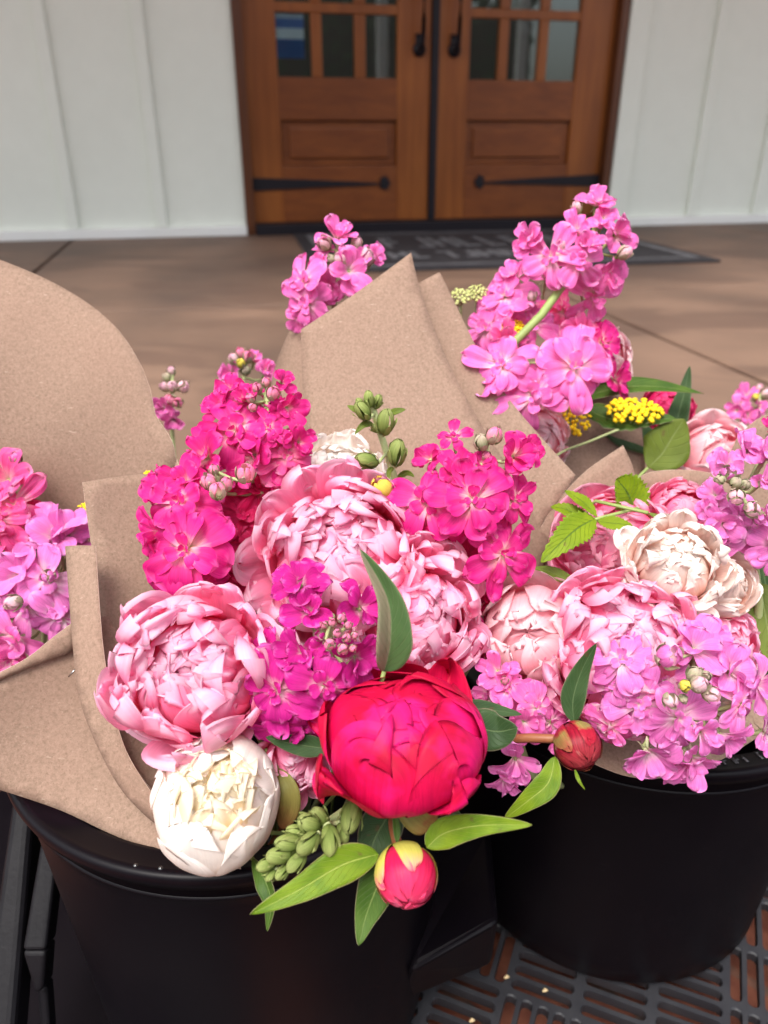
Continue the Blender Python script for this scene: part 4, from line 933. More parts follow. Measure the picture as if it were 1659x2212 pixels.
stock('hot pink stock right of the green snapdragon spike', [(1040, 1300, .52), (1040, 1150, .505), (1046, 1020, .50), (1052, 950, .495)],
      [(1020, 1078, .465, 92, (.05, .1)), (1085, 1195, .475, 92, (.3, .0)), (925, 1082, .48, 72, (-.45, .1), 'single'), (945, 1120, .485, 66, (-.3, -.4), 'single'), (985, 1020, .48, 62, (-.1, .6), 'side'), (1110, 985, .48, 58, (.5, .3), 'side'), (930, 990, .495, 46, (-.5, .5), 'tight'),
       (980, 945, .50, 36, (-.3, .8), 'single'), (1040, 1000, .475, 40, (0, .5), 'tight'), (1110, 1080, .48, 62, (.5, .2)), (1140, 970, .49, 40, (.7, .2), 'side'), (1000, 1220, .50, 72, (-.1, 0), 'double', 'crimson'), (1050, 1290, .505, 66, (.2, -.2), 'double', 'crimson'), (1040, 1370, .50, 52, (.2, -.1), 'side'), (1080, 1420, .50, 46, (.3, -.2), 'side', 'hot')],
      [(1040, 955, .47, 20, (-.25, .8), 'woolly', .1), (1068, 940, .465, 21, (.2, .8), 'budtip', .5), (1050, 985, .475, 12, (0, .6))], 'hot', 'L', 43)
stock('magenta stock in front between the two big pink peonies', [(700, 1520, .46), (708, 1440, .445), (712, 1370, .43), (716, 1330, .42)],
      [(598, 1490, .40, 92, (-.25, -.1)), (648, 1262, .43, 62, (-.1, .8), 'side'), (672, 1320, .425, 62, (-.1, .5), 'side'), (620, 1250, .435, 40, (-.5, .7), 'tight'), (700, 1480, .395, 74, (.1, -.3), 'single'), (770, 1420, .405, 66, (.55, .0), 'side'), (650, 1410, .40, 58, (-.3, .2), 'side'),
       (755, 1500, .41, 70, (.3, -.4)), (595, 1570, .41, 66, (-.3, -.6)), (680, 1560, .41, 72, (0, -.6)), (780, 1310, .43, 66, (.7, .4), 'side'), (560, 1420, .415, 58, (-.8, .1)), (690, 1400, .395, 30, (0, .3), 'tight')],
      [(718, 1345, .395, 11, (0, .7)), (738, 1335, .392, 12, (.2, .7)), (752, 1350, .393, 11, (.4, .6)), (728, 1368, .388, 12, (0, .4)), (748, 1378, .388, 12, (.2, .2)), (766, 1372, .39, 9, (.5, .3)), (712, 1392, .386, 15, (-.1, .1), 'budtip', .6), (740, 1402, .386, 14, (.1, -.1), 'budtip', .6), (762, 1400, .39, 10, (.5, -.1)), (690, 1372, .39, 14, (-.3, .3), 'magenta', .7), (700, 1350, .395, 10, (-.3, .6))], 'magenta', 'L', 44)
stock('pale topped pink stock standing behind the left side of the tall paper wrap', [(740, 820, .66), (722, 680, .65), (722, 600, .64), (728, 540, .635)],
      [(655, 610, .625, 58, (-.45, .2), 'single'), (665, 655, .625, 56, (-.3, -.3)), (728, 512, .63, 46, (.0, .9), 'side'), (755, 585, .625, 54, (.4, -.1), 'side'), (700, 540, .635, 30, (-.5, .5), 'tight'), (690, 570, .63, 34, (-.5, .1), 'tight'), (650, 690, .64, 36, (-.2, -.6), 'side'), (715, 625, .64, 42, (.1, -.5), 'side'), (808, 552, .64, 32, (.7, .4), 'side')],
      [(735, 560, .62, 17, (-.1, .4), 'budpale', .4), (762, 548, .625, 16, (.3, .6), 'budpale', .2), (790, 556, .63, 22, (.5, .5), 'budpale', .3), (700, 525, .625, 17, (-.5, .4), 'budpale', .5), (770, 525, .63, 14, (.4, .7), 'budpale', .4), (748, 545, .622, 10, (0, .7), 'yellowbud', .2), (715, 560, .62, 12, (-.4, .3), 'woolly', .1)], 'pink', (-.02, .72, CRZ + .02), 45)
stock('long leaning pink stock with bare green stem, topmost flower at upper right', [(1105, 745, .62), (1170, 680, .62), (1235, 590, .625), (1285, 500, .635), (1290, 430, .64)],
      [(1290, 440, .635, 44, (.0, .8), 'side'), (1305, 470, .63, 36, (.2, .3), 'tight'), (1245, 500, .62, 46, (-.3, .3), 'side'), (1145, 520, .62, 44, (-.9, .0), 'side'), (1190, 555, .61, 56, (-.3, -.1), 'single'), (1250, 565, .61, 54, (.1, -.3), 'single'), (1330, 505, .625, 46, (.6, .0), 'side'), (1270, 530, .61, 34, (.1, .1), 'side'), (1315, 590, .64, 46, (.6, -.3), 'side'), (1280, 640, .65, 60, (.3, -.7), 'single')],
      [(1246, 447, .62, 13, (-.5, .8), 'budpale', .1), (1350, 545, .62, 17, (.7, .5), 'budpale', .2), (1210, 530, .61, 16, (-.1, .4), 'budpale', .6)], 'pink', BK, 46, stemmat='stem', srad=.0034)
stock('pink stock cluster low in the far bouquet beside the slanted paper', [(1150, 1000, .66), (1140, 840, .655), (1130, 700, .66), (1120, 620, .67)],
      [(1240, 795, .595, 100, (.15, .0)), (1150, 855, .60, 74, (-.1, -.3), 'single'), (1085, 790, .60, 72, (-.4, .2)), (1090, 740, .63, 44, (0, .3), 'side', 'rose'), (1090, 640, .65, 62, (-.4, .4)), (1180, 600, .675, 44, (.1, .6), 'side'), (1110, 600, .66, 40, (-.1, .8), 'side'), (1050, 710, .65, 56, (-.6, .1)), (1215, 670, .67, 56, (.3, .2), 'double', 'rose'),
       (1260, 730, .65, 62, (.5, .1), 'double', 'rose'), (1150, 700, .65, 52, (0, 0)), (1175, 800, .64, 40, (.2, .1), 'side'), (1110, 880, .61, 52, (-.1, -.3)), (1300, 740, .66, 54, (.6, .2), 'double', 'hot'), (1330, 820, .665, 42, (.7, -.1), 'side', 'hot')],
      [(1150, 640, .63, 12, (0, .5), 'budpale', .2)], 'pink', BK, 47)
stock('rose pink stock at the left edge of the picture', [(20, 1300, .62), (15, 1150, .61), (10, 1000, .60)],
      [(15, 1035, 0.565, 72, (-.1, .4), 'side', 'rose'), (30, 1090, 0.555, 66, (.4, .1), 'single', 'rose'), (-5, 1120, 0.550, 66, (0, 0), 'single', 'rose'), (75, 1115, 0.575, 40, (.9, .1), 'side', 'crimson'), (10, 1170, 0.555, 52, (.1, -.3), 'side', 'rose'), (-70, 1080, 0.565, 70, (-.6, .1))],
      [(35, 990, 0.565, 14, (.1, .8), 'pink', .5)], 'rose', (-.30, .52, CRZ + .02), 48)
stock('lilac stock low at the left edge in front of the big paper sheet', [(90, 1500, .60), (95, 1380, .60), (100, 1290, .59)],
      [(118, 1160, 0.560, 78, (.0, .7), 'side'), (150, 1160, 0.565, 56, (.5, .3), 'side'), (100, 1250, 0.545, 92, (.0, .0), 'single'), (40, 1240, 0.550, 66, (-.3, .1), 'side'), (60, 1310, 0.550, 62, (-.1, -.3)), (130, 1330, 0.550, 62, (.4, -.3), 'single'), (30, 1380, 0.550, 66, (-.2, -.4), 'side', 'pink'), (-30, 1310, 0.555, 80, (-.4, 0)), (20, 1430, 0.555, 58, (0, -.5), 'side', 'pink')],
      [(28, 1302, 0.530, 20, (-.4, -.1), 'budpale', .2), (105, 1245, 0.530, 17, (.2, .1), 'lilac', .8)], 'lilac', (-.28, .50, CRZ + .02), 49)
stock('lilac pink stock at the right edge with grey green buds', [(1640, 1300, .52), (1625, 1180, .51), (1600, 1080, .50), (1592, 1040, .49)],
      [(1612, 968, .49, 52, (0, .8), 'tight'), (1570, 1005, .485, 46, (-.5, .4), 'tight'), (1655, 985, .49, 52, (.3, .6), 'side'), (1545, 1070, .49, 42, (-.7, .2), 'side'), (1648, 1040, .48, 42, (.4, .1), 'tight'), (1530, 1100, .485, 34, (-.6, 0), 'tight'), (1560, 1130, .48, 48, (-.4, -.2), 'side'), (1620, 1150, .48, 62, (.1, -.4)),
       (1570, 1165, .49, 52, (-.3, -.5)), (1655, 1110, .475, 40, (.4, 0), 'side'), (1600, 1110, .475, 36, (0, 0), 'tight'), (1680, 1180, .48, 60, (.5, -.3)), (1670, 930, .51, 40, (.2, .7), 'side', 'hot')],
      [(1572, 1022, .465, 18, (-.3, .2), 'lilac', .5), (1555, 1036, .46, 13, (-.9, .1), 'woolly', .1), (1590, 1042, .46, 15, (-.1, .4), 'woolly', .1), (1608, 1046, .462, 14, (.3, .4), 'woolly', .1), (1590, 1072, .46, 20, (-.3, -.2), 'budpale', .3), (1626, 1100, .462, 20, (0, -.2), 'budpale', .5), (1640, 1120, .465, 15, (.2, -.6), 'lilac', .6)], 'lilac', 'R', 50)
stock('large lilac pink stock drooping over the right bucket rim', [(1500, 1540, .50), (1500, 1480, .47), (1496, 1440, .45), (1500, 1410, .44)],
      [(1345, 1425, .43, 66, (-.3, .4)), (1500, 1400, .44, 70, (.1, .6), 'side'), (1410, 1365, .45, 52, (-.1, .7), 'side'), (1580, 1450, .435, 62, (.5, .3), 'side'), (1600, 1520, .43, 66, (.6, -.1)), (1380, 1520, .43, 72, (-.3, -.1)), (1465, 1550, .42, 70, (0, -.2)), (1515, 1578, .405, 48, (.2, -.1), 'side'),
       (1400, 1625, .42, 66, (-.1, -.6), 'side'), (1500, 1640, .42, 62, (.2, -.7), 'side'), (1330, 1480, .435, 62, (-.5, 0)), (1320, 1570, .44, 52, (-.4, -.4), 'double', 'pink'), (1640, 1480, .44, 60, (.8, 0), 'side'), (1560, 1590, .425, 58, (.5, -.5), 'side'), (1430, 1470, .44, 56, (-.1, .1)), (1540, 1380, .455, 46, (.4, .6), 'side'), (1650, 1580, .45, 44, (.8, -.2), 'single'), (1450, 1640, .425, 54, (.1, -.7), 'side')],
      [(1445, 1418, .405, 32, (0, .4), 'lilac', .4), (1448, 1513, .40, 19, (0, -.2), 'budpale', .2), (1480, 1482, .40, 16, (0, .1), 'yellowbud', .3), (1512, 1478, .40, 22, (.2, .5), 'budpale', .2), (1500, 1455, .405, 20, (.1, .9), 'woolly', .1), (1536, 1500, .402, 20, (.4, -.1), 'budpale', .3), (1520, 1462, .405, 17, (.4, .7), 'woolly', .1), (1475, 1510, .405, 12, (0, -.3), 'woolly', .1)], 'lilac', 'R', 51)
stock('pink stock hanging down between the crimson peony and the round red bud', [(1120, 1600, .50), (1110, 1520, .48), (1100, 1450, .48)],
      [(1075, 1450, .465, 50, (-.2, .3), 'side'), (1100, 1490, .46, 48, (0, .3), 'double', 'pink'), (1160, 1530, .455, 54, (.2, .1), 'double', 'pink'), (1115, 1640, .44, 56, (0, -.5), 'side', 'lilac'), (1090, 1680, .44, 40, (-.1, -.8), 'side', 'lilac'), (1190, 1560, .46, 52, (.4, -.2)), (1060, 1500, .475, 42, (-.4, 0)), (1130, 1560, .45, 44, (0, -.1), 'side'), (1225, 1600, .455, 40, (.4, -.4))],
      [(1090, 1470, .455, 10, (0, .6), 'budtip', .3)], 'pink', 'R', 52)
stock('small out of focus stock tip beside the rounded paper edge', [(385, 1100, .74), (372, 930, .74), (372, 850, .74), (372, 800, .74)],
      [(355, 880, .73, 30, (-.3, -.2), 'side'), (375, 905, .73, 26, (.2, -.6), 'side')],
      [(370, 802, .74, 11, (0, .9), 'budpale', .1), (362, 815, .74, 12, (-.4, .6), 'woolly', .1), (356, 835, .735, 13, (-.4, .2), 'budpale', .2), (372, 835, .73, 14, (.1, .3), 'budpale', .3), (395, 835, .735, 16, (.7, .2), 'budpale', .4), (368, 865, .73, 16, (-.2, -.1), 'budtip', .4), (385, 870, .73, 13, (.4, 0), 'budtip', .5)], 'pink', (-.12, .76, CRZ + .02), 53, srad=.002)
stock('small out of focus stock behind the tall hot pink one', [(530, 950, .72), (528, 850, .72), (525, 790, .72)],
      [(500, 808, .72, 32, (-.7, 0), 'side'), (575, 800, .72, 30, (.7, .2), 'side'), (548, 775, .72, 22, (.4, .6), 'tight')],
      [(520, 762, .71, 13, (0, .9), 'budtip', .4), (538, 770, .71, 15, (.4, .7), 'budtip', .5), (505, 775, .71, 14, (-.5, .5), 'budpale', .3), (520, 785, .70, 12, (0, .4), 'yellowbud', .2), (530, 800, .705, 13, (0, 0), 'woolly', .1)], 'pink', (-.06, .75, CRZ + .02), 54, srad=.002)
stock('blurred pink stock far right in front of the bare floor', [(1655, 1000, .84), (1640, 900, .84), (1640, 850, .84)],
      [(1612, 855, .84, 28, (-.3, .5), 'side'), (1592, 885, .83, 28, (-.6, 0), 'side'), (1615, 895, .83, 28, (.1, -.2), 'side'), (1640, 880, .84, 22, (.3, .2), 'tight')],
      [(1640, 838, .84, 10, (.1, .8), 'budpale', .3), (1655, 850, .84, 14, (.5, .5), 'budpale', .2), (1632, 858, .83, 9, (0, .6), 'yellowbud', .1)], 'pink', (.42, .82, CRZ + .02), 55, srad=.002)

# ------------------------------------------------------------------ peony buds, snapdragon spikes, yarrow, leaves
def peony_bud(label, x, y, d, rpx, axis, seed, stem_pts, leaves, extra=None, stemmat='redstem', bucket='L', skin='budskin', inner='budpink'):
    rng = np.random.default_rng(seed); R = rpx * d / FPX; c = P(x, y, d); ax = D(*axis); Mx = basis(ax)
    rt = root_pos(bucket); t = thing('peony_bud', rt, label, 'flower bud', 'round closed peony buds')
    mb = MB()
    n = 24; prof = [(R * .93 * math.sin(a), R * .93 * math.cos(a)) for a in np.linspace(.02, 3.12, 22)]; mb.lathe(prof, 32)
    mb.v[0] = mb.v[0] @ Mx.T + np.array(c); mb.uv[0] = np.stack([np.arange(len(mb.v[0])) % 32 / 32, np.repeat(np.linspace(1, 0, 22), 32)], 1); mb.build('inner_petals', M[inner], t)
    for k in range(4):
        V, F, UV = shell_petal(R * (.945 + .012 * k), k * 1.7 + rng.uniform(-.3, .3), .85, 2.9, rng.uniform(.1, .5), .0, .016, rng, nu=15, nv=15, lob=.08, fstart=.9)
        mb = MB(); mb.add(V @ Mx.T + np.array(c), F, UV); mb.build('petal', M[inner], t)
    for k in range(5):
        V, F, UV = shell_petal(R * (1.0 + .012 * k), k * 1.257 + rng.uniform(-.25, .25), .60, 3.0, rng.uniform(.62, 1.2), .0, .012, rng, nu=13, nv=13, lob=.05, p=2.6, fstart=.9)
        mb = MB(); mb.add(V @ Mx.T + np.array(c), F, UV); mb.build('sepal', M[skin], t)
    sp_ = [P(*q) for q in stem_pts]; mb = MB()
    low = stem_curve(sp_[-1], rt, (sp_[-1] - sp_[-2]).normalized(), 8)
    mb.tube([c - ax * R * .95] + sp_ + low[1:], .0026, 9); mb.build('stem', M[stemmat], t)
    for i, lf in enumerate(leaves): leaf_into(t, *lf[:3], seed=seed + i, **(lf[3] if len(lf) > 3 else {}))
    return t
peony_bud('round magenta and lime peony bud hanging lowest over the black bucket', 878, 1890, .372, 68, (.12, -.45, .9), 61,
          [(862, 1838, .385), (850, 1790, .40), (846, 1730, .42)],
          [([(922, 1832, .375), (960, 1800, .375), (1040, 1783, .368), (1149, 1782, .36)], 33, 'leaf_lime', dict(fold=.22, peak=.36, face=(0, .45), wave=.06)),
           ([(818, 1845, .378), (740, 1868, .372), (650, 1920, .365), (540, 1976, .36)], 40, 'leaf_lime', dict(fold=.22, peak=.34, face=(.1, .45), wave=.08)),
           ([(830, 1865, .385), (812, 1920, .382), (790, 1980, .38), (775, 2043, .375)], 42, 'leaf_mid', dict(fold=.25, peak=.25, face=(-.1, .15), wave=.05)),
           ([(858, 1822, .38), (856, 1780, .385), (846, 1738, .39)], 8, 'leaf_mid', dict(fold=.3, peak=.4))])
peony_bud('round red and olive peony bud resting on the right bucket rim', 1248, 1610, .415, 52, (.15, -.5, .9), 62,
          [(1200, 1596, .425), (1150, 1594, .43), (1105, 1596, .435)],
          [([(1240, 1560, .42), (1238, 1510, .42), (1256, 1450, .418), (1288, 1390, .41)], 27, 'leaf_dark', dict(fold=.35, peak=.4, face=(-.35, .1), wave=.04)),
           ([(1198, 1634, .415), (1185, 1690, .41), (1140, 1730, .41), (1090, 1768, .415)], 27, 'leaf_lime', dict(fold=.3, peak=.42, face=(-.3, .3), wave=.06)),
           ([(1242, 1662, .405), (1250, 1685, .40), (1264, 1706, .40)], 4, 'leaf_lime', dict(fold=.2))], bucket=(.06, .52, CRZ + .02), skin='budskindk', inner='budreddk')
# leaves round the crimson peony
free_leaf('tall upright two tone leaf standing before the middle pink peony', [(830, 1450, .395), (842, 1380, .39), (835, 1290, .388), (778, 1186, .385)], 40, 'leaf_bi', fold=.95, peak=.34, face=(.35, .1), faceb=(.1, .1), arch=.15, wave=.04, seed=3)
free_leaf('dark narrow leaf sticking out left of the crimson peony', [(720, 1618, .41), (670, 1612, .41), (620, 1604, .408), (574, 1592, .405)], 24, 'leaf_dark', fold=.3, peak=.4, face=(0, .3), seed=4)
free_leaf('long dark leaf pointing right behind the crimson peony', [(985, 1530, .43), (1030, 1530, .43), (1080, 1536, .43), (1127, 1543, .43)], 19, 'leaf_dark', fold=.2, peak=.35, face=(0, .5), seed=5)
free_leaf('broad dark leaf right of the crimson peony below the long one', [(990, 1550, .42), (1030, 1570, .415), (1075, 1580, .415), (1118, 1572, .41)], 44, 'leaf_dark', fold=.15, peak=.45, face=(.1, .3), seed=6, tip=2.2)
free_leaf('broad shadowed leaf directly under the crimson peony', [(850, 1735, .41), (830, 1775, .405), (808, 1815, .40), (790, 1880, .395)], 46, 'leaf_dark', fold=.25, peak=.4, face=(-.1, .2), seed=7, tip=2.0)
free_leaf('narrow leaf hanging down over the left bucket rim', [(545, 1855, .405), (572, 1900, .395), (586, 1950, .39), (577, 2012, .388)], 22, 'leaf_mid', fold=.5, peak=.4, face=(-.5, .2), seed=8)
free_leaf('small dark leaf showing below the crimson peony at right', [(940, 1700, .41), (965, 1740, .41), (1000, 1768, .41)], 13, 'leaf_dark', fold=.3, peak=.5, seed=9)
# brownish sepals under the crimson peony and beside the white one
def sepal_leaf(label, pts, wpx, seed):
    t = free_leaf(label, pts, wpx, 'sepalskin', fold=.2, peak=.5, tip=3.0, seed=seed, face=(0, .1), arch=.3); return t
M['sepalskin'] = petal_mat('olive_red_sepal', [(0, (.20, .20, .05)), (.6, (.18, .15, .04)), (1, (.24, .10, .04))], vein=.25, trans=.06, rough=.4, patch=((.20, .05, .03), 40.0, .5))
sepal_leaf('olive and red sepal folded beneath the crimson peony', [(870, 1690, .385), (885, 1730, .378), (912, 1765, .376), (935, 1785, .378)], 38, 10)
sepal_leaf('dark reddish sepal at the right side of the white peony', [(600, 1660, .42), (622, 1700, .415), (625, 1745, .415), (606, 1790, .42)], 24, 11)
sepal_leaf('small green sepal tip under the white peony at its left', [(440, 1822, .405), (420, 1828, .402), (405, 1822, .40)], 10, 12)

def snapdragon(label, stem_px, buds, seed, bucket='L', extra=[]):
    rng = np.random.default_rng(seed); rt = root_pos(bucket); t = thing('snapdragon_spike', rt, label, 'snapdragon', 'green snapdragon bud spikes')
    sp_ = [P(*q) for q in stem_px]; low = stem_curve(sp_[0], rt, (sp_[0] - sp_[1]).normalized(), 8); pts = low[::-1] + sp_[1:]
    mb = MB(); mb.tube(pts, [.0024] * (len(pts) - 1) + [.0014], 9)
    arr = np.array([tuple(p) for p in sp_]); dense = np.concatenate([arr[i] + (arr[i + 1] - arr[i]) * np.linspace(0, 1, 8)[:, None] for i in range(len(arr) - 1)])
    for (x, y, d, r, axv) in buds:
        c = P(x, y, d); R = r * d / FPX; ax = D(*axv); Mx = basis(ax, rng.uniform(0, 6)); bb = MB()
        for k in range(3):
            V, F, UV = shell_petal(R * (.95 - .03 * k), k * 2.1, 1.15, 2.95, .12, .03, .03, rng, nu=10, nv=10, sq=1.55); bb.add(V @ Mx.T + np.array(c), F, UV)
        b = bb.build('bud', M['snap'], t)
        cb = MB()
        for k in range(4):
            V, F, UV = shell_petal(R * 1.02, k * 1.57 + .4, .5, 3.0, rng.uniform(1.1, 1.5), .28, .03, rng, nu=7, nv=8, sq=1.5, p=2.2); cb.add(V @ Mx.T + np.array(c), F, UV)
        o = cb.build('calyx', M['leaf_mid' if k < 0 else 'snap'], None); o.data.transform(Matrix.Translation(-base_of(t))); o.parent = b
        back = np.array(c - ax * R * 1.5); q = dense[np.argmin(((dense - back) ** 2).sum(1))]
        mb.tube([q, (q + back) / 2, back], [.0012, .0011, .0013], 6)
    mb.build('stem', M['palestem'], t)
    for i, e in enumerate(extra): leaf_into(t, *e[:3], seed=i, **(e[3] if len(e) > 3 else {}))
    return t
snapdragon('green snapdragon spike standing up before the tall paper wrap', [(862, 1060, .535), (845, 1010, .53), (828, 955, .525), (812, 905, .52), (802, 860, .515)],
           [(797, 862, .51, 13, (-.1, 1, .4)), (783, 888, .50, 17, (-.5, .7, .6)), (832, 912, .498, 21, (.15, .9, .5)), (815, 868, .515, 12, (.4, .8, .5)), (858, 978, .505, 21, (.1, 1, .4)), (792, 995, .505, 19, (-1, .15, .5)), (812, 925, .515, 10, (-.5, .3, .6)), (778, 872, .52, 10, (-.4, .8, .5))], 71,
           extra=[([(790, 890, .505), (770, 885, .50), (750, 876, .50)], 9, 'leaf_olive', dict(peak=.4)), ([(835, 895, .505), (858, 888, .50), (876, 884, .50)], 8, 'leaf_olive'), ([(806, 915, .51), (785, 918, .505), (766, 938, .505)], 8, 'leaf_olive'), ([(845, 965, .51), (865, 956, .505), (872, 972, .50)], 7, 'leaf_olive'), ([(850, 1010, .52), (840, 1020, .515), (842, 1045, .51)], 6, 'leaf_olive'), ([(858, 1030, .52), (880, 1022, .515), (895, 1030, .51)], 7, 'leaf_olive')])
snapdragon('green snapdragon spike lying out over the bucket rim beside the white peony', [(790, 1740, .42), (740, 1755, .405), (690, 1790, .395), (650, 1825, .388), (600, 1860, .385)],
           [(575, 1868, .372, 16, (-.9, -.1, .5)), (602, 1848, .37, 20, (-.9, .1, .5)), (622, 1822, .374, 21, (-.9, .15, .5)), (668, 1780, .378, 23, (-.5, .5, .6)), (690, 1765, .385, 20, (-.4, .7, .5)), (665, 1822, .366, 21, (-.7, -.5, .6)), (640, 1862, .368, 18, (-.7, -.6, .5)), (712, 1815, .374, 22, (.1, -.9, .5)), (758, 1765, .385, 24, (-.1, -.8, .6)), (740, 1800, .385, 15, (.3, -.8, .5)), (610, 1885, .37, 13, (-.8, -.6, .5)), (640, 1798, .382, 18, (-.8, .4, .5)), (585, 1892, .372, 10, (-.8, -.8, .4))], 72)
# yellow closed snapdragon flower
rt = root_pos('L'); t = thing('snapdragon_flower', rt, 'single closed yellow snapdragon flower at the foot of the green spike', 'snapdragon')
rng = np.random.default_rng(5); mb = MB(); Mx = basis(D(-.5, .5, .8)); c = P(825, 1052, .49); R = 25 * .49 / FPX
for k in range(4):
    V, F, UV = shell_petal(R * (1 - .03 * k), k * 1.7, 1.0, 2.9, .35, .08, .05, rng, sq=1.1); mb.add(V @ Mx.T + np.array(c), F, UV)
mb.build('petals', M['yellowbud'], t); mb = MB(); mb.tube(stem_curve(P(838, 1072, .5), rt, (.2, .3, -.9), 8), .0014, 7); mb.build('stem', M['palestem'], t)

def yarrow(label, x, y, d, rx_, ry_, seed, bucket, mat='yarrow', n=60, axis=(0, .7), stem_px=None):
    rng = np.random.default_rng(seed); rt = root_pos(bucket); t = thing('yarrow_flower', rt, label, 'yarrow', 'yarrow heads in the bouquets')
    c = P(x, y, d); R = rx_ * d / FPX; ax = D(*axis); Mx = basis(ax, 0, AU if abs(ax.dot(AU)) < .95 else None); mb = MB(); st = MB()
    foot = np.array(c - ax * R * .9)
    for k in range(n):
        r = math.sqrt((k + .5) / n); th = k * 2.39996 + rng.uniform(-.2, .2); h = .25 * (1 - r * r) + rng.uniform(-.06, .06)
        p = np.array((math.cos(th) * r * R, math.sin(th) * r * R * ry_ / rx_, h * R)) @ Mx.T + np.array(c)
        s = R * 1.15 / math.sqrt(n) * rng.uniform(.75, 1.1)
        # disc of five lobes round a raised middle
        V = []; F = []; m = 10
        for i in range(m):
            rr = s * (1.0 if i % 2 == 0 else .72); V.append((rr * math.cos(i * 6.283 / m), rr * math.sin(i * 6.283 / m), -.1 * s * (i % 2)))
        for i in range(m): V.append((.45 * s * math.cos(i * 6.283 / m), .45 * s * math.sin(i * 6.283 / m), .25 * s))
        V.append((0, 0, .55 * s)); V.append((0, 0, -.7 * s))
        for i in range(m): F += [(i, (i + 1) % m, m + (i + 1) % m, m + i), (m + i, m + (i + 1) % m, 2 * m), ((i + 1) % m, i, 2 * m + 1)]
        Rr = basis(Vector(Mx @ np.array((rng.normal() * .35 + math.cos(th) * r * .6, rng.normal() * .35 + math.sin(th) * r * .6, 1))), rng.uniform(0, 6))
        mb.add(np.array(V) @ Rr.T + p, F)
        if k % 4 == 0: st.tube([foot, (foot + p) / 2 + (p - np.array(c)) * .2, p - np.array(ax) * s * .5], [.0009, .0007, .0006], 5)
    mb.build('flower_head', M[mat], t, True)
    if stem_px: pp = [Vector(foot)] + [P(*q) for q in stem_px]; st.tube(pp, .0011, 7); st.tube(stem_curve(pp[-1], rt, (pp[-1] - pp[-2]).normalized(), 6), .0011, 7)
    else: st.tube(stem_curve(Vector(foot), rt, -ax, 8), .0013, 7)
    st.build('stem', M['palestem'], t); return t
yarrow('flat yellow yarrow head at right among the leaves, on a thin slanting stem', 1370, 888, .655, 62, 36, 81, BK, n=70, axis=(.05, .75), stem_px=[(1330, 930, .65), (1270, 955, .645), (1222, 972, .64)])
yarrow('deep yellow yarrow just below the large pink floret', 1236, 905, .665, 40, 42, 82, BK, n=50, axis=(-.3, .3))
yarrow('yellow yarrow half hidden behind the green leaning stem', 1105, 712, .645, 38, 30, 83, BK, n=50)
yarrow('unopened greenish yarrow cluster peeping over the second paper peak', 998, 640, .66, 26, 26, 84, BK, 'yarrow_green', 30)
yarrow('unopened greenish yarrow cluster right beside its twin', 1032, 632, .66, 24, 26, 85, BK, 'yarrow_green', 30)
yarrow('yellow yarrow behind the lilac stock at the left edge', 48, 1150, .60, 40, 30, 86, (-.29, .53, CRZ + .02), n=50)
yarrow('sliver of yellow yarrow between the papers at upper left', 325, 1022, .585, 14, 9, 87, (-.2, .56, CRZ + .02), n=20)
yarrow('dot of yellow yarrow at the left paper corner', 182, 1096, .56, 14, 12, 88, (-.24, .56, CRZ + .02), n=20)
yarrow('tiny patch of yellow yarrow low at the left edge', 4, 1262, .59, 14, 18, 89, (-.3, .5, CRZ + .02), n=20)

# raspberry-like pleated leaves
RS = dict(pleat=.22, serr=.30, fold=.18, nv=40, nu=13, tip=1.7, wave=.02)
t = free_leaf('pleated lime leaf spray with a long drooping leaflet', [(1284, 1122, .50), (1250, 1140, .495), (1215, 1170, .49), (1168, 1216, .485)], 36, 'leaf_rasp', 'R', peak=.36, face=(-.1, .35), **RS)
leaf_into(t, [(1288, 1116, .50), (1265, 1090, .505), (1245, 1075, .51), (1220, 1060, .515)], 17, 'leaf_rasp', peak=.45, face=(.3, .4), seed=2, **RS)
leaf_into(t, [(1284, 1124, .505), (1250, 1115, .51), (1220, 1100, .515), (1190, 1095, .52)], 19, 'leaf_rasp', peak=.45, face=(0, .6), seed=3, **RS)
leaf_into(t, [(1290, 1126, .50), (1315, 1130, .50), (1340, 1132, .50), (1366, 1136, .50)], 17, 'leaf_rasp', peak=.45, face=(0, .5), seed=4, **RS)
free_leaf('broad pleated green leaf right of the lime spray', [(1370, 1120, .53), (1362, 1085, .53), (1350, 1060, .528), (1330, 1035, .525)], 48, 'leaf_rasp', 'R', peak=.45, face=(.2, .3), seed=5, **{**RS, 'tip': 2.6})
free_leaf('dull olive leaf between the drooping leaflet and the pale peony', [(1250, 1262, .50), (1210, 1245, .50), (1180, 1232, .50), (1150, 1228, .50)], 15, 'leaf_olive', 'R', peak=.4, face=(0, .6))
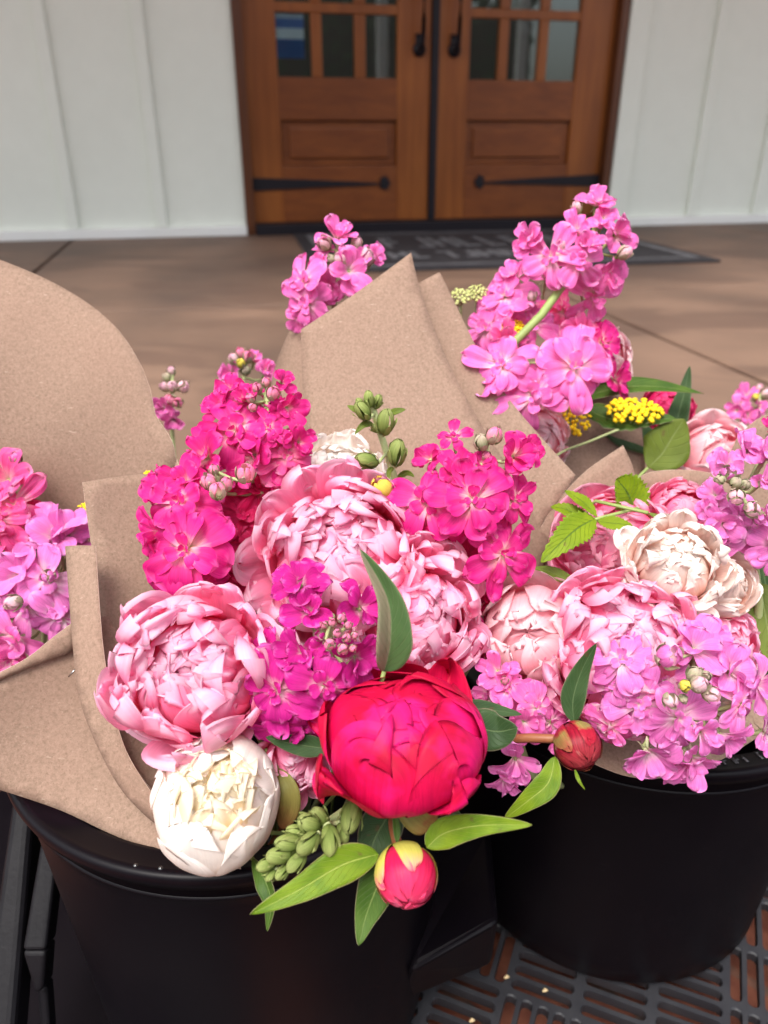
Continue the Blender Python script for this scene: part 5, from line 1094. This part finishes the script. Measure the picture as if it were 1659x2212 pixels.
free_leaf('long thin leaf lying over the creamy white peony', [(1400, 1108, .50), (1440, 1125, .495), (1480, 1140, .495), (1520, 1165, .495)], 10, 'leaf_olive', 'R', peak=.4, face=(0, .7))
free_leaf('large olive leaf at the right edge beside the garden rose', [(1640, 1260, .53), (1650, 1310, .525), (1660, 1370, .52), (1668, 1440, .515)], 52, 'leaf_olive', 'R', peak=.4, face=(-.2, .2), serr=.3, fold=.1)
free_leaf('dark leaf below it at the right edge', [(1640, 1180, .56), (1650, 1240, .56), (1660, 1300, .56)], 40, 'leaf_dark', 'R', peak=.5, face=(0, .2))
free_leaf('dark green leaf low at the right edge behind the lilac stock', [(1600, 1380, .54), (1625, 1430, .54), (1650, 1480, .54)], 44, 'leaf_dark', 'R', peak=.5, face=(0, .2))
free_leaf('broad olive leaf far right in front of the pale open peony', [(1400, 1010, .665), (1430, 980, .66), (1455, 940, .655), (1478, 905, .65)], 52, 'leaf_olive', BK, peak=.45, face=(-.2, .3), fold=.1)
free_leaf('long arching leaf above the flat yellow yarrow', [(1255, 862, .68), (1330, 838, .675), (1420, 835, .67), (1520, 850, .665)], 30, 'leaf_mid', BK, peak=.35, face=(0, .9), fold=.2)
free_leaf('leaf beneath the flat yellow yarrow pointing right', [(1260, 880, .67), (1320, 905, .665), (1390, 905, .66), (1462, 905, .655)], 38, 'leaf_mid', BK, peak=.4, face=(0, .6), serr=.25)
free_leaf('upright pointed leaf rising beyond the yarrow', [(1460, 960, .69), (1465, 900, .69), (1478, 850, .69), (1490, 790, .69)], 22, 'leaf_dark', BK, peak=.35, face=(-.4, .1), fold=.3)
free_leaf('shadowy leaf under the yarrow at the far bouquet', [(1290, 900, .70), (1340, 930, .70), (1400, 960, .70), (1440, 1000, .70)], 40, 'leaf_dark', BK, peak=.4)
# staple-like pin on the lower left sheet
mb = MB(); mb.tube([P(148, 1462, .468), P(158, 1451, .468), P(164, 1444, .469)], .0005, 6); o = mb.build('wire_pin', simple_mat('steel_wire', (.5, .5, .5), .25, .5, metal=1.0)); tag(o, 'short metal pin poking from the lower left kraft paper', 'pin')
